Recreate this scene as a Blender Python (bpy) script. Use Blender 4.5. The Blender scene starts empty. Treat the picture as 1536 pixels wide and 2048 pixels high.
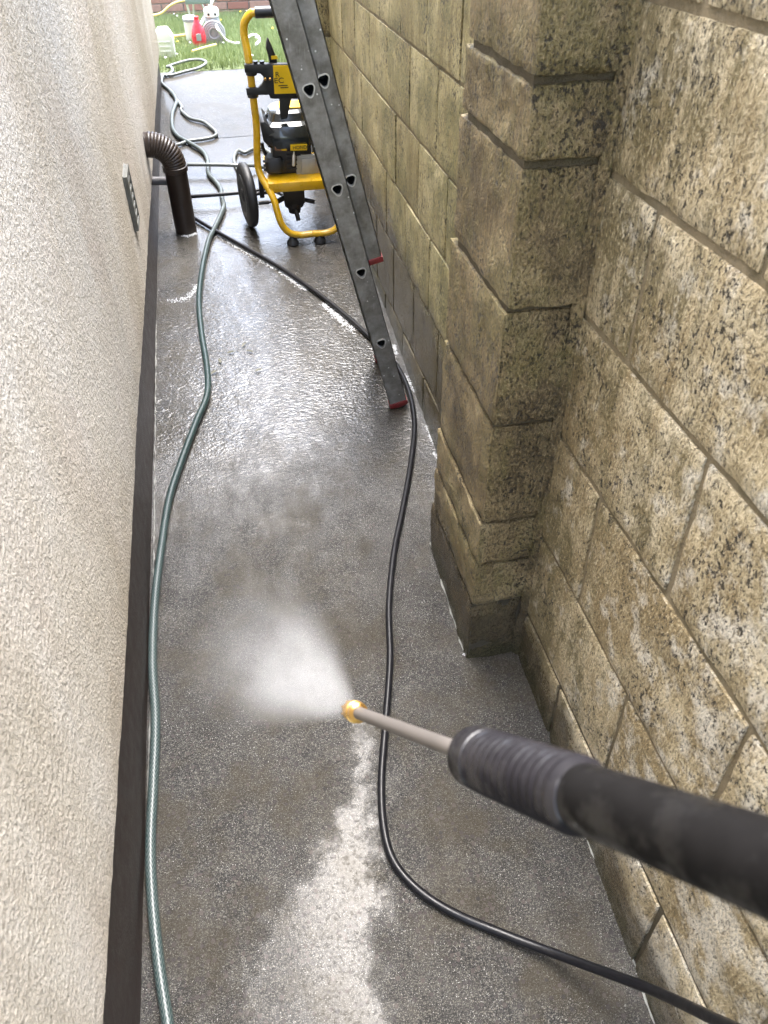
import bpy, bmesh, math, random
import numpy as np
from mathutils import Vector, Matrix, noise as mnoise

random.seed(7)
rng = np.random.default_rng(7)
scene = bpy.context.scene
COL = scene.collection

# ------------------------------------------------------------------ camera
F_PX, W_PX, H_PX = 1560.0, 1536.0, 2048.0
CAM = np.array([0.0, 0.0, 1.6])
RC = np.array([[0.98213566, -0.12718937, 0.13868097],
               [-0.18787839, -0.70410499, 0.68479039],
               [0.0105479, -0.69861222, -0.71542275]])
cam_data = bpy.data.cameras.new('camera')
cam = bpy.data.objects.new('camera', cam_data)
COL.objects.link(cam)
cam_data.sensor_fit = 'VERTICAL'
cam_data.sensor_height = 36.0
cam_data.sensor_width = 27.0
cam_data.lens = F_PX / H_PX * 36.0
cam_data.clip_start = 0.02
cam_data.clip_end = 500.0
cam_data.dof.use_dof = True
cam_data.dof.focus_distance = 2.2
cam_data.dof.aperture_fstop = 9.0
cam.matrix_world = Matrix(((RC[0, 0], -RC[0, 1], -RC[0, 2], CAM[0]),
                           (RC[1, 0], -RC[1, 1], -RC[1, 2], CAM[1]),
                           (RC[2, 0], -RC[2, 1], -RC[2, 2], CAM[2]),
                           (0, 0, 0, 1)))
scene.camera = cam

# ------------------------------------------------------------------ sky, sun, exposure
SUN_EL, SUN_AZ = math.radians(72), math.radians(10)     # azimuth measured from +Y, clockwise
world = bpy.data.worlds.new('World')
scene.world = world
world.use_nodes = True
wn = world.node_tree
bg = wn.nodes['Background']
sky = wn.nodes.new('ShaderNodeTexSky')
sky.sky_type = 'NISHITA'
sky.sun_disc = False
sky.sun_elevation = SUN_EL
sky.sun_rotation = SUN_AZ
sky.dust_density = 3.0
hs = wn.nodes.new('ShaderNodeHueSaturation')              # an overcast sky: the blue mostly washed out
hs.inputs['Saturation'].default_value = 0.72
hs.inputs['Value'].default_value = 1.0
wn.links.new(sky.outputs[0], hs.inputs['Color'])
wn.links.new(hs.outputs[0], bg.inputs['Color'])
bg.inputs['Strength'].default_value = 0.15

sun_d = bpy.data.lights.new('sun', 'SUN')
sun_d.energy = 1.5
sun_d.angle = math.radians(45)
sun_d.color = (1.0, 0.97, 0.93)
sun = bpy.data.objects.new('sun', sun_d)
COL.objects.link(sun)
sd = Vector((math.sin(SUN_AZ) * math.cos(SUN_EL), math.cos(SUN_AZ) * math.cos(SUN_EL), math.sin(SUN_EL)))
sun.rotation_euler = sd.to_track_quat('Z', 'Y').to_euler()
sun.location = sd * 20

scene.view_settings.view_transform = 'Standard'
scene.view_settings.look = 'None'
scene.view_settings.gamma = 1.0
scene.view_settings.use_curve_mapping = False
scene.view_settings.exposure = 2.98
scene.cycles.max_bounces = 6
scene.cycles.diffuse_bounces = 3
scene.cycles.glossy_bounces = 3
scene.cycles.use_adaptive_sampling = True
scene.cycles.adaptive_threshold = 0.02
scene.cycles.use_denoising = True
scene.cycles.volume_bounces = 1
scene.cycles.volume_step_rate = 2.5
scene.cycles.volume_max_steps = 32
scene.cycles.caustics_reflective = False
scene.cycles.caustics_refractive = False


# ------------------------------------------------------------------ placing helpers (survey of the place)
def ray(u, v):
    d = np.array([(u - W_PX / 2) / F_PX, (v - H_PX / 2) / F_PX, 1.0])
    return RC @ d


def on_z(u, v, z=0.0):
    r = ray(u, v)
    return CAM + r * ((z - CAM[2]) / r[2])


def on_x(u, v, x):
    r = ray(u, v)
    return CAM + r * (x / r[0])


def on_y(u, v, y):
    r = ray(u, v)
    return CAM + r * (y / r[1])


LAWN_Y, LAWN_SLOPE = 5.63, 0.15


def lawn_z(y):
    return -LAWN_SLOPE * max(0.0, y - LAWN_Y)


def on_lawn(u, v, dz=0.0):
    r = ray(u, v)
    t = (LAWN_SLOPE * LAWN_Y - CAM[2] + dz) / (r[2] + LAWN_SLOPE * r[1])
    return CAM + r * t


# ------------------------------------------------------------------ mesh builder
class MB:
    def __init__(self):
        self.v, self.f, self.uv = [], [], []

    def add(self, verts, faces, uvs=None):
        o = len(self.v)
        self.v.extend([tuple(map(float, p)) for p in verts])
        for i, f in enumerate(faces):
            self.f.append(tuple(o + k for k in f))
            self.uv.append(uvs[i] if uvs else None)
        return self

    def box(self, lo, hi, frame=None):
        (a, b, c), (d, e, g) = lo, hi
        vs = [(a, b, c), (d, b, c), (d, e, c), (a, e, c), (a, b, g), (d, b, g), (d, e, g), (a, e, g)]
        if frame:
            vs = [frame(*p) for p in vs]
        return self.add(vs, [(0, 3, 2, 1), (4, 5, 6, 7), (0, 1, 5, 4), (1, 2, 6, 5), (2, 3, 7, 6), (3, 0, 4, 7)])

    def prism(self, poly, off):
        n = len(poly)
        off = np.array(off, float)
        p = [np.array(q, float) for q in poly]
        vs = p + [q + off for q in p]
        fs = [tuple(range(n - 1, -1, -1)), tuple(range(n, 2 * n))]
        fs += [(i, (i + 1) % n, n + (i + 1) % n, n + i) for i in range(n)]
        return self.add(vs, fs)

    def tube(self, pts, r, seg=10, caps=True, uscale=1.0):
        pts = [np.array(p, float) for p in pts]
        n = len(pts)
        rs = [r] * n if not hasattr(r, '__len__') else list(r)
        ts = []
        for i in range(n):
            t = pts[min(i + 1, n - 1)] - pts[max(i - 1, 0)]
            ts.append(t / (np.linalg.norm(t) + 1e-12))
        ref = np.array([0, 0, 1.0]) if abs(ts[0][2]) < 0.9 else np.array([1.0, 0, 0])
        nrm = ref - ts[0] * (ref @ ts[0])
        nrm /= np.linalg.norm(nrm)
        vs, L, acc = [], [], 0.0
        for i in range(n):
            nrm = nrm - ts[i] * (nrm @ ts[i])
            nrm /= np.linalg.norm(nrm)
            b = np.cross(ts[i], nrm)
            if i:
                acc += np.linalg.norm(pts[i] - pts[i - 1])
            L.append(acc)
            for k in range(seg):
                a = 2 * math.pi * k / seg
                vs.append(pts[i] + rs[i] * (math.cos(a) * nrm + math.sin(a) * b))
        fs, uvs = [], []
        for i in range(n - 1):
            for k in range(seg):
                k2 = (k + 1) % seg
                fs.append((i * seg + k, i * seg + k2, (i + 1) * seg + k2, (i + 1) * seg + k))
                u0, u1 = L[i] * uscale, L[i + 1] * uscale
                uvs.append(((u0, k / seg), (u0, (k + 1) / seg), (u1, (k + 1) / seg), (u1, k / seg)))
        if caps:
            fs.append(tuple(range(seg - 1, -1, -1)))
            uvs.append(None)
            fs.append(tuple((n - 1) * seg + k for k in range(seg)))
            uvs.append(None)
        return self.add(vs, fs, uvs)

    def lathe(self, base, axis, prof, seg=20, caps=True):
        """prof: list of (distance along the axis, radius)"""
        axis = np.array(axis, float)
        axis /= np.linalg.norm(axis)
        base = np.array(base, float)
        ref = np.array([0, 0, 1.0]) if abs(axis[2]) < 0.9 else np.array([1.0, 0, 0])
        u = np.cross(axis, ref)
        u /= np.linalg.norm(u)
        w = np.cross(axis, u)
        vs = []
        for d, r in prof:
            for k in range(seg):
                a = 2 * math.pi * k / seg
                vs.append(base + axis * d + r * (math.cos(a) * u + math.sin(a) * w))
        n = len(prof)
        fs = []
        for i in range(n - 1):
            for k in range(seg):
                k2 = (k + 1) % seg
                fs.append((i * seg + k, i * seg + k2, (i + 1) * seg + k2, (i + 1) * seg + k))
        if caps:
            fs.append(tuple(range(seg - 1, -1, -1)))
            fs.append(tuple((n - 1) * seg + k for k in range(seg)))
        return self.add(vs, fs)

    def build(self, name, material, parent=None, smooth=35, bevel=0.0, origin=None):
        me = bpy.data.meshes.new(name)
        base = parent.get('_o', (0, 0, 0)) if parent is not None else (origin or (0, 0, 0))
        ox, oy, oz = base
        me.from_pydata([(x - ox, y - oy, z - oz) for x, y, z in self.v], [], self.f)
        if any(u is not None for u in self.uv):
            uvl = me.uv_layers.new(name='UVMap')
            li = 0
            buf = np.zeros((len(me.loops), 2), np.float32)
            for f, u in zip(self.f, self.uv):
                if u is not None:
                    for j in range(len(f)):
                        buf[li + j] = u[j]
                li += len(f)
            uvl.data.foreach_set('uv', buf.ravel())
        bm = bmesh.new()
        bm.from_mesh(me)
        bmesh.ops.recalc_face_normals(bm, faces=bm.faces)
        if bevel > 0:
            es = [e for e in bm.edges if len(e.link_faces) == 2 and e.calc_face_angle(0) > 0.6]
            bmesh.ops.bevel(bm, geom=es, offset=bevel, segments=2, affect='EDGES', profile=0.5, clamp_overlap=True)
        bm.to_mesh(me)
        bm.free()
        if smooth:
            for p in me.polygons:
                p.use_smooth = True
            try:
                me.set_sharp_from_angle(angle=math.radians(smooth))
            except Exception:
                pass
        me.materials.append(material)
        o = bpy.data.objects.new(name, me)
        COL.objects.link(o)
        if parent is not None:
            o.parent = parent
            o['_o'] = tuple(base)
        else:
            o.location = base
            o['_o'] = tuple(base)
        return o


def tag(o, label=None, cat=None, group=None, kind=None):
    if label:
        o['label'] = label
    if cat:
        o['category'] = cat
    if group:
        o['group'] = group
    if kind:
        o['kind'] = kind
    return o


def thing(name, loc, label, cat, group=None):
    o = bpy.data.objects.new(name, None)
    o.empty_display_size = 0.05
    COL.objects.link(o)
    o.location = tuple(map(float, loc))
    o['_o'] = tuple(map(float, loc))
    return tag(o, label, cat, group)


def smooth_path(pts, step=0.02):
    """Catmull-Rom through the points, resampled"""
    P = [np.array(p, float) for p in pts]
    P = [2 * P[0] - P[1]] + P + [2 * P[-1] - P[-2]]
    out = []
    for i in range(1, len(P) - 2):
        p0, p1, p2, p3 = P[i - 1:i + 3]
        n = max(2, int(np.linalg.norm(p2 - p1) / step))
        for k in range(n):
            t = k / n
            out.append(0.5 * ((2 * p1) + (-p0 + p2) * t + (2 * p0 - 5 * p1 + 4 * p2 - p3) * t * t
                              + (-p0 + 3 * p1 - 3 * p2 + p3) * t ** 3))
    out.append(P[-2])
    return out


# ------------------------------------------------------------------ material helpers
class NT:
    def __init__(self, name):
        self.m = bpy.data.materials.new(name)
        self.m.use_nodes = True
        self.t = self.m.node_tree
        self.p = self.t.nodes['Principled BSDF']
        self.out = self.t.nodes['Material Output']

    def n(self, typ, ins=None, **attrs):
        nd = self.t.nodes.new(typ)
        for k, v in attrs.items():
            setattr(nd, k, v)
        for k, v in (ins or {}).items():
            self.set(nd.inputs[k], v)
        return nd

    def set(self, sock, v):
        if isinstance(v, bpy.types.NodeSocket):
            self.t.links.new(v, sock)
        else:
            if sock.type == 'RGBA' and len(v) == 3:
                v = (*v, 1)
            sock.default_value = v

    def P(self, **kw):
        for k, v in kw.items():
            self.set(self.p.inputs[k.replace('_', ' ')], v)
        return self

    def pos(self):
        return self.n('ShaderNodeNewGeometry').outputs['Position']

    def sep(self, v):
        s = self.n('ShaderNodeSeparateXYZ', {0: v})
        return s.outputs[0], s.outputs[1], s.outputs[2]

    def scale(self, v, s):
        return self.n('ShaderNodeVectorMath', {0: v, 1: s}, operation='MULTIPLY').outputs[0]

    def noise(self, v, s, d=2.0, r=0.5, dist=0.0, col=False):
        nd = self.n('ShaderNodeTexNoise', {'Vector': v, 'Scale': s, 'Detail': d, 'Roughness': r, 'Distortion': dist})
        return nd.outputs['Color' if col else 'Fac']

    def voro(self, v, s, feature='F1', out='Distance', rnd=1.0):
        nd = self.n('ShaderNodeTexVoronoi', {'Vector': v, 'Scale': s, 'Randomness': rnd}, feature=feature)
        return nd.outputs[out]

    def ramp(self, f, stops, interp='LINEAR'):
        nd = self.n('ShaderNodeValToRGB', {0: f})
        cr = nd.color_ramp
        cr.interpolation = interp
        while len(cr.elements) < len(stops):
            cr.elements.new(0.5)
        for e, (p, c) in zip(cr.elements, stops):
            e.position = p
            if not hasattr(c, '__len__'):
                c = (c, c, c)
            e.color = (*c, 1)
        return nd.outputs[0]

    def map(self, f, a, b, c=0.0, d=1.0, smooth=False):
        nd = self.n('ShaderNodeMapRange', {0: f, 1: a, 2: b, 3: c, 4: d},
                    interpolation_type='SMOOTHSTEP' if smooth else 'LINEAR')
        return nd.outputs[0]

    def math(self, op, a, b=0.0, clamp=False):
        nd = self.n('ShaderNodeMath', {0: a, 1: b}, operation=op, use_clamp=clamp)
        return nd.outputs[0]

    def mix(self, f, a, b, blend='MIX'):
        nd = self.n('ShaderNodeMix', {0: f, 6: a, 7: b}, data_type='RGBA', blend_type=blend)
        return nd.outputs[2]

    def fmix(self, f, a, b):
        nd = self.n('ShaderNodeMix', {0: f, 2: a, 3: b}, data_type='FLOAT')
        return nd.outputs[0]

    def bump(self, h, strength=0.5, dist=0.01, normal=None):
        ins = {'Height': h, 'Strength': strength, 'Distance': dist}
        if normal is not None:
            ins['Normal'] = normal
        return self.n('ShaderNodeBump', ins).outputs[0]


def plain(name, col, rough=0.5, metal=0.0, var=0.12, grime=0.0, bump=0.0, coat=0.0, scale=40.0, spec=0.5):
    """a simple material with a little uneven colour and gloss"""
    N = NT(name)
    p = N.pos()
    a = N.noise(p, scale, 4, 0.6)
    dark = tuple(c * (1 - var * 1.6) for c in col)
    light = tuple(min(1, c * (1 + var)) for c in col)
    c = N.mix(a, dark, light)
    if grime:
        g = N.map(N.noise(p, scale * 0.4, 5, 0.65), 0.45, 0.75, 0, grime)
        c = N.mix(g, c, (0.05, 0.042, 0.03))
    N.P(Base_Color=c, Roughness=N.map(a, 0.2, 0.8, max(0.03, rough - 0.1), rough + 0.12), Metallic=metal, Specular_IOR_Level=spec)
    if coat:
        N.P(Coat_Weight=coat, Coat_Roughness=0.1)
    if bump:
        N.P(Normal=N.bump(N.noise(p, scale * 6, 3, 0.6), bump, 0.004))
    return N.m


# ---- wet concrete
def mat_concrete():
    N = NT('wet_concrete')
    p = N.pos()
    x, y, z = N.sep(p)
    big = N.noise(p, 2.2, 5, 0.62)
    mid = N.noise(p, 14, 4, 0.6)
    grit = N.voro(p, 190, out='Color')
    gr, gg, gb = N.sep(grit)
    stones = N.voro(p, 95)
    srnd, s2, s3 = N.sep(N.voro(p, 95, out='Color'))
    base = N.ramp(N.math('ADD', N.math('MULTIPLY', big, 0.6), N.math('MULTIPLY', mid, 0.4)),
                  [(0.38, (0.006, 0.0057, 0.0055)), (0.5, (0.017, 0.016, 0.0145)), (0.61, (0.042, 0.039, 0.033))])
    c = N.mix(N.map(N.noise(p, 420, 2, 0.8), 0.50, 0.64, 0, 0.9), base, (0.165, 0.153, 0.130))
    c = N.mix(N.map(N.noise(p, 185, 4, 0.8), 0.49, 0.37, 0, 0.95), c, (0.006, 0.0055, 0.005))
    c = N.mix(N.map(N.noise(p, 520, 1, 0.5), 0.68, 0.75, 0, 0.9), c, (0.55, 0.54, 0.52))  # bright specks: glints of the wet grit painted into the colour
    # brown sediment and green-brown algae on the dry shoulders
    alg = N.map(N.noise(p, 5.0, 5, 0.65), 0.47, 0.60, 0, 0.6)
    c = N.mix(alg, c, (0.036, 0.028, 0.014))
    # dark aggregate stones standing out of the worn surface
    is_st = N.math('MULTIPLY', N.math('GREATER_THAN', srnd, 0.72), N.math('LESS_THAN', stones, 0.42))
    c = N.mix(N.math('MULTIPLY', is_st, 0.75), c, N.mix(s2, (0.018, 0.016, 0.017), (0.07, 0.055, 0.05)))
    # ---------- the water film: where it stands deep
    wob = N.math('MULTIPLY', N.math('SUBTRACT', N.noise(p, 7, 4, 0.6), 0.5), 0.9)
    far = N.map(N.math('ADD', y, wob), 2.75, 3.45, 0, 1, True)
    # runnel in the middle of the near path (runs towards the camera)
    cx = N.math('SUBTRACT', x, N.map(y, 0.42, 0.74, -0.030, 0.120))
    hw = N.map(y, 0.48, 0.72, 0.130, 0.040)
    e = N.math('SUBTRACT', hw, N.math('ABSOLUTE', cx))
    e = N.math('ADD', e, N.math('MULTIPLY', N.math('SUBTRACT', N.noise(p, 17, 5, 0.66), 0.5), 0.24))
    runnel = N.math('MULTIPLY', N.map(e, -0.035, 0.05, 0, 1, True), N.map(y, 1.08, 0.82, 0, 1, True))
    soft = N.math('MULTIPLY', N.map(e, -0.115, 0.06, 0, 1, True), N.map(y, 1.12, 0.80, 0, 1, True))
    # thin sheet covering the middle stretch
    sheet = N.math('MULTIPLY', N.map(N.math('ADD', y, wob), 1.35, 1.9, 0, 1, True), 1.0)
    film = N.math('MAXIMUM', far, runnel)
    # faint pale tint in the runnel, broken up by noise
    c = N.mix(N.math('MULTIPLY', runnel, N.map(N.noise(p, 200, 3, 0.75), 0.42, 0.58, 0.0, 0.03)), c, (0.42, 0.43, 0.45))
    # relief
    hg = N.math('ADD', N.math('MULTIPLY', gg, 0.5), N.math('MULTIPLY', N.noise(p, 260, 3, 0.7), 0.8))
    hg = N.math('ADD', hg, N.math('MULTIPLY', N.math('MULTIPLY', is_st, -0.5), 1.0))
    dry = N.math('SUBTRACT', 1.0, N.math('MAXIMUM', N.math('MULTIPLY', far, 0.93), N.math('MULTIPLY', N.math('MULTIPLY', runnel, soft), 0.93)))
    nb = N.bump(hg, N.math('MULTIPLY', dry, 0.8), 0.005)
    rip_v = N.scale(p, (1.0, 1.6, 1.0))
    rip = N.math('ADD', N.noise(rip_v, 48, 2, 0.5, 0.8), N.math('MULTIPLY', N.noise(rip_v, 120, 2, 0.5), 0.45))
    calm = N.map(y, 2.4, 4.2, 1.0, 0.15)
    calm = N.math('MULTIPLY', calm, N.map(N.math('ADD', y, wob), 1.25, 1.9, 0.0, 1.0))
    nc = N.bump(rip, N.math('MULTIPLY', calm, 1.0), 0.0024)
    grain_c = N.math('MULTIPLY', dry, N.map(N.math('ADD', y, wob), 1.3, 2.0, 1.0, 0.12))
    nc = N.bump(hg, grain_c, 0.0034, nc)
    flow = N.noise(N.scale(p, (3.0, 1.0, 1.0)), 6.0, 5, 0.7)
    patch = N.math('ADD', N.map(N.math('ADD', y, wob), 1.05, 2.0, 0.30, 0.74), N.map(flow, 0.36, 0.64, -0.22, 0.22))
    cw = N.math('MAXIMUM', patch, N.math('MAXIMUM', far, N.math('MULTIPLY', runnel, 0.52)))
    cw = N.math('MAXIMUM', N.fmix(runnel, cw, 0.30), N.math('MULTIPLY', soft, 0.34))
    cw = N.math('MULTIPLY', cw, N.map(y, 3.6, 4.6, 1.0, 0.55))
    cw = N.math('MULTIPLY', cw, N.math('SUBTRACT', 1.0, N.math('MULTIPLY', runnel, N.map(N.noise(p, 140, 3, 0.7), 0.50, 0.38, 0.0, 0.75))))
    N.P(Base_Color=c, Roughness=0.6, Specular_IOR_Level=0.25, Normal=nb, Coat_Weight=cw, Coat_IOR=N.fmix(far, N.map(y, 1.2, 1.8, 1.40, 1.75), N.map(y, 3.0, 4.6, 1.80, 1.20)),
        Coat_Roughness=N.math('ADD', N.math('MULTIPLY', dry, 0.06), 0.02), Coat_Normal=nc)
    return N.m


# ---- roughcast render on the house
def mat_render():
    N = NT('roughcast_render')
    p = N.pos()
    x, y, z = N.sep(p)
    sv = N.scale(p, (1, 1, 0.35))
    big = N.noise(sv, 2.0, 5, 0.6)
    c = N.ramp(big, [(0.38, (0.58, 0.51, 0.40)), (0.5, (0.73, 0.665, 0.56)), (0.62, (0.82, 0.77, 0.685))])
    pink = N.map(N.noise(p, 3.1, 3, 0.5), 0.5, 0.75, 0, 0.35)
    c = N.mix(pink, c, (0.74, 0.62, 0.54))
    g1 = N.noise(p, 235, 3, 0.65, 0.4)
    g2 = N.voro(N.scale(p, (1, 1, 0.75)), 120)
    c = N.mix(N.map(g1, 0.40, 0.52, 0.5, 0.0), c, (0.26, 0.22, 0.16))
    spots = N.voro(p, 34)
    c = N.mix(N.map(spots, 0.10, 0.05, 0, 0.6), c, (0.09, 0.075, 0.06))
    # dirt splashed up above the plinth and faint runs down the wall
    zz = N.math('ADD', z, N.math('MULTIPLY', N.math('SUBTRACT', N.noise(p, 6, 5, 0.7), 0.5), 0.5))
    c = N.mix(N.map(zz, 0.46, 0.24, 0, 0.30, True), c, (0.30, 0.225, 0.14))
    runs = N.noise(N.scale(p, (1, 1, 0.06)), 11, 4, 0.65)
    c = N.mix(N.map(runs, 0.56, 0.70, 0, 0.28), c, (0.34, 0.29, 0.22))
    # rusty drip under the vent
    d = N.math('MULTIPLY', N.map(N.math('ABSOLUTE', N.math('SUBTRACT', y, 2.54)), 0.035, 0.0, 0, 1, True),
               N.math('MULTIPLY', N.map(z, 0.30, 0.46, 0, 1), N.map(z, 0.50, 0.46, 0, 1)))
    c = N.mix(N.math('MULTIPLY', d, 0.6), c, (0.16, 0.11, 0.06))
    h = N.math('ADD', g1, N.math('MULTIPLY', g2, 0.55))
    h = N.math('ADD', h, N.math('MULTIPLY', N.noise(p, 22, 2, 0.5), 0.5))
    N.P(Base_Color=c, Roughness=0.5, Normal=N.bump(h, 1.0, 0.0075), Specular_IOR_Level=0.5)
    return N.m


# ---- concrete blocks
def mat_block(name, c_dark, c_mid, c_light, stain, stain_amt, wet_z, pit=0.5, streak=0.5, wetcol=(0.062, 0.048, 0.030), shade_y=None, bstr=0.55, pale=None):
    N = NT(name)
    p = N.pos()
    x, y, z = N.sep(p)
    info = N.n('ShaderNodeObjectInfo').outputs['Random']
    sv = N.scale(p, (1, 1, 0.13))
    st = N.noise(sv, 42, 4, 0.65)
    big = N.noise(p, 5.0, 5, 0.65)
    f = N.math('ADD', N.math('MULTIPLY', big, 1 - 0.5 * streak), N.math('MULTIPLY', st, 0.5 * streak))
    f = N.math('ADD', f, N.math('MULTIPLY', N.math('SUBTRACT', info, 0.5), 0.09))
    c = N.ramp(f, [(0.40, c_dark), (0.50, c_mid), (0.60, c_light)])
    # lichen / dirt patches with their own outline
    s = N.math('ADD', N.noise(p, 5.2, 6, 0.68), N.math('MULTIPLY', N.math('SUBTRACT', st, 0.5), 0.6))
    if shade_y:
        s = N.math('ADD', s, N.map(N.math('ADD', y, N.math('MULTIPLY', z, -0.12)), shade_y[0], shade_y[1], -0.16, 0.12))  # denser towards the pier: real stain, plus the light's falloff painted in
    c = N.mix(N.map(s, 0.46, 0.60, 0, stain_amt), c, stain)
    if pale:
        c = N.mix(N.map(N.math('ADD', N.noise(p, 13, 5, 0.7), N.map(y, 0.80, 0.35, -0.03, 0.09)), 0.53, 0.66, 0, 0.75), c, pale)  # paler towards the camera: the brighter light there is painted into the colour
    # open sandy grain, drawn out downwards by the water
    gv = N.scale(p, (1, 1, 0.55))
    grain = N.noise(gv, 230, 3, 0.75)
    c = N.mix(N.map(grain, 0.49, 0.38, 0, 0.75), c, tuple(k * 0.30 for k in c_dark))
    c = N.mix(N.map(grain, 0.54, 0.66, 0, 0.5), c, tuple(min(1, k * 1.2) for k in c_light))
    # black pits in clumps
    pits = N.noise(N.scale(p, (1, 1, 0.7)), 135, 3, 0.75)
    clump = N.map(N.noise(p, 8, 4, 0.65), 0.40, 0.60, -0.05, 0.065)
    pm = N.map(N.math('SUBTRACT', pits, clump), 0.385 + 0.02 * pit, 0.335 + 0.02 * pit, 0, 1)
    c = N.mix(N.math('MULTIPLY', pm, 0.9), c, (0.020, 0.016, 0.012))
    # splash-wet foot of the wall
    wz = N.math('ADD', z, N.math('MULTIPLY', N.math('SUBTRACT', N.noise(p, 9, 4, 0.6), 0.5), 0.2))
    wet = N.map(wz, wet_z + 0.06, wet_z - 0.06, 0, 1, True)
    c = N.mix(N.math('MULTIPLY', wet, 0.8), c, wetcol)
    moss = N.map(N.math('ADD', z, N.math('MULTIPLY', N.noise(p, 26, 4, 0.7), 0.16)), 0.15, 0.10, 0, 0.55)
    c = N.mix(moss, c, (0.026, 0.030, 0.008))
    h = N.math('ADD', N.math('MULTIPLY', grain, 1.2), N.math('MULTIPLY', st, 0.6))
    h = N.math('SUBTRACT', h, N.math('MULTIPLY', pm, 0.9))
    N.P(Base_Color=c, Roughness=N.fmix(wet, N.map(grain, 0.4, 0.6, 0.35, 0.6), 0.22), Specular_IOR_Level=0.6,
        Normal=N.bump(h, bstr, 0.006))
    return N.m


def mat_mortar(name, col, wet_z=0.3):
    N = NT(name)
    p = N.pos()
    x, y, z = N.sep(p)
    c = N.mix(N.noise(p, 30, 5, 0.65), tuple(k * 0.5 for k in col), tuple(k * 1.3 for k in col))
    c = N.mix(N.map(z, wet_z + 0.1, wet_z - 0.1, 0, 0.7), c, (0.035, 0.032, 0.024))
    c = N.mix(N.map(N.noise(p, 11, 4, 0.6), 0.5, 0.7, 0, 0.5), c, (0.05, 0.05, 0.02))
    N.P(Base_Color=c, Roughness=0.7, Normal=N.bump(N.noise(p, 160, 4, 0.7), 0.8, 0.005))
    return N.m


def mat_aluminium():
    N = NT('weathered_aluminium')
    p = N.pos()
    a = N.noise(p, 25, 5, 0.65)
    c = N.mix(N.map(a, 0.35, 0.65), (0.19, 0.18, 0.163), (0.38, 0.37, 0.35))
    c = N.mix(N.map(N.noise(p, 9, 5, 0.7), 0.5, 0.68, 0, 0.6), c, (0.11, 0.098, 0.08))
    # splashes of dried paint and suds
    fl = N.voro(p, 60)
    keep = N.math('GREATER_THAN', N.sep(N.voro(p, 60, out='Color'))[0], 0.62)
    fm = N.math('MULTIPLY', N.map(fl, 0.16, 0.10, 0, 1), keep)
    c = N.mix(fm, c, (0.75, 0.75, 0.72))
    scr = N.map(N.noise(N.scale(p, (1, 1, 0.12)), 160, 2, 0.5), 0.62, 0.72, 0, 0.35)
    c = N.mix(scr, c, (0.42, 0.41, 0.40))
    N.P(Base_Color=c, Metallic=N.math('MULTIPLY', N.math('SUBTRACT', 1.0, fm), 0.55),
        Roughness=N.map(a, 0.3, 0.7, 0.42, 0.6), Normal=N.bump(N.noise(p, 90, 3, 0.6), 0.12, 0.003))
    return N.m


def mat_hose_green():
    """clear-walled hose with a green core and a white braid"""
    N = NT('braided_green_hose')
    uv = N.n('ShaderNodeTexCoord').outputs['UV']
    u, v, _ = N.sep(uv)
    # chevrons: two crossing helices
    v8 = N.math('MULTIPLY', N.math('PINGPONG', N.math('MULTIPLY', v, 6.0), 0.5), 2.0)
    ph = N.math('FRACT', N.math('ADD', N.math('MULTIPLY', u, 95.0), N.math('MULTIPLY', v8, 1.2)))
    th = N.math('MULTIPLY', N.map(ph, 0.28, 0.36, 0, 1), N.map(ph, 0.82, 0.74, 0, 1))
    y = N.sep(N.pos())[1]
    p = N.pos()
    near = N.map(y, 1.2, 1.9, 0.9, 0.10)
    c = N.mix(N.math('MULTIPLY', th, near), (0.003, 0.022, 0.021), (0.10, 0.12, 0.115))
    dirt = N.map(y, 2.9, 3.6, 0.04, 0.62)
    c = N.mix(N.math('MULTIPLY', dirt, N.map(N.noise(p, 30, 3, 0.6), 0.3, 0.7, 0.6, 1.1)), c, (0.14, 0.155, 0.15))
    N.P(Base_Color=c, Roughness=0.45, Coat_Weight=0.28, Coat_Roughness=0.14,
        Normal=N.bump(th, 0.25, 0.001))
    return N.m


def mat_grass(name, a, b, c3):
    N = NT(name)
    p = N.pos()
    f = N.noise(p, 7, 4, 0.6)
    f2 = N.noise(p, 160, 2, 0.5)
    c = N.ramp(N.math('ADD', N.math('MULTIPLY', f, 0.5), N.math('MULTIPLY', f2, 0.5)), [(0.35, a), (0.5, b), (0.66, c3)])
    N.P(Base_Color=c, Roughness=0.55)
    return N.m


M = {}
M['concrete'] = mat_concrete()
M['render'] = mat_render()
M['block_far'] = mat_block('block_olive', (0.235, 0.185, 0.078), (0.42, 0.35, 0.170), (0.55, 0.475, 0.265),
                           (0.160, 0.150, 0.055), 0.75, 0.38, pit=1.4, streak=0.95)
M['block_pier'] = mat_block('block_brown', (0.125, 0.090, 0.042), (0.270, 0.200, 0.100), (0.42, 0.335, 0.190),
                            (0.150, 0.125, 0.040), 0.7, 0.20, pit=0.6, streak=0.6, bstr=1.0)
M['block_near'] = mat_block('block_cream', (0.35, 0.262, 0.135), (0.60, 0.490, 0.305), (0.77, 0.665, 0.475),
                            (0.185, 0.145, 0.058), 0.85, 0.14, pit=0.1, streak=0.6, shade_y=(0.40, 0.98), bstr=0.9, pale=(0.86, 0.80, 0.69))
M['mortar'] = mat_mortar('wall_mortar', (0.29, 0.235, 0.150))
M['mortar_dark'] = mat_mortar('pier_mortar', (0.11, 0.088, 0.052))
M['brick_mortar'] = mat_mortar('brick_mortar', (0.40, 0.37, 0.33), -5)
M['plinth'] = plain('brown_plinth_paint', (0.030, 0.0205, 0.017), 0.48, var=0.3, grime=0.25, bump=0.35, scale=30)
M['alu'] = mat_aluminium()
M['alu_rim'] = plain('bare_aluminium', (0.72, 0.71, 0.68), 0.4, 0.7, var=0.1)
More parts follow.
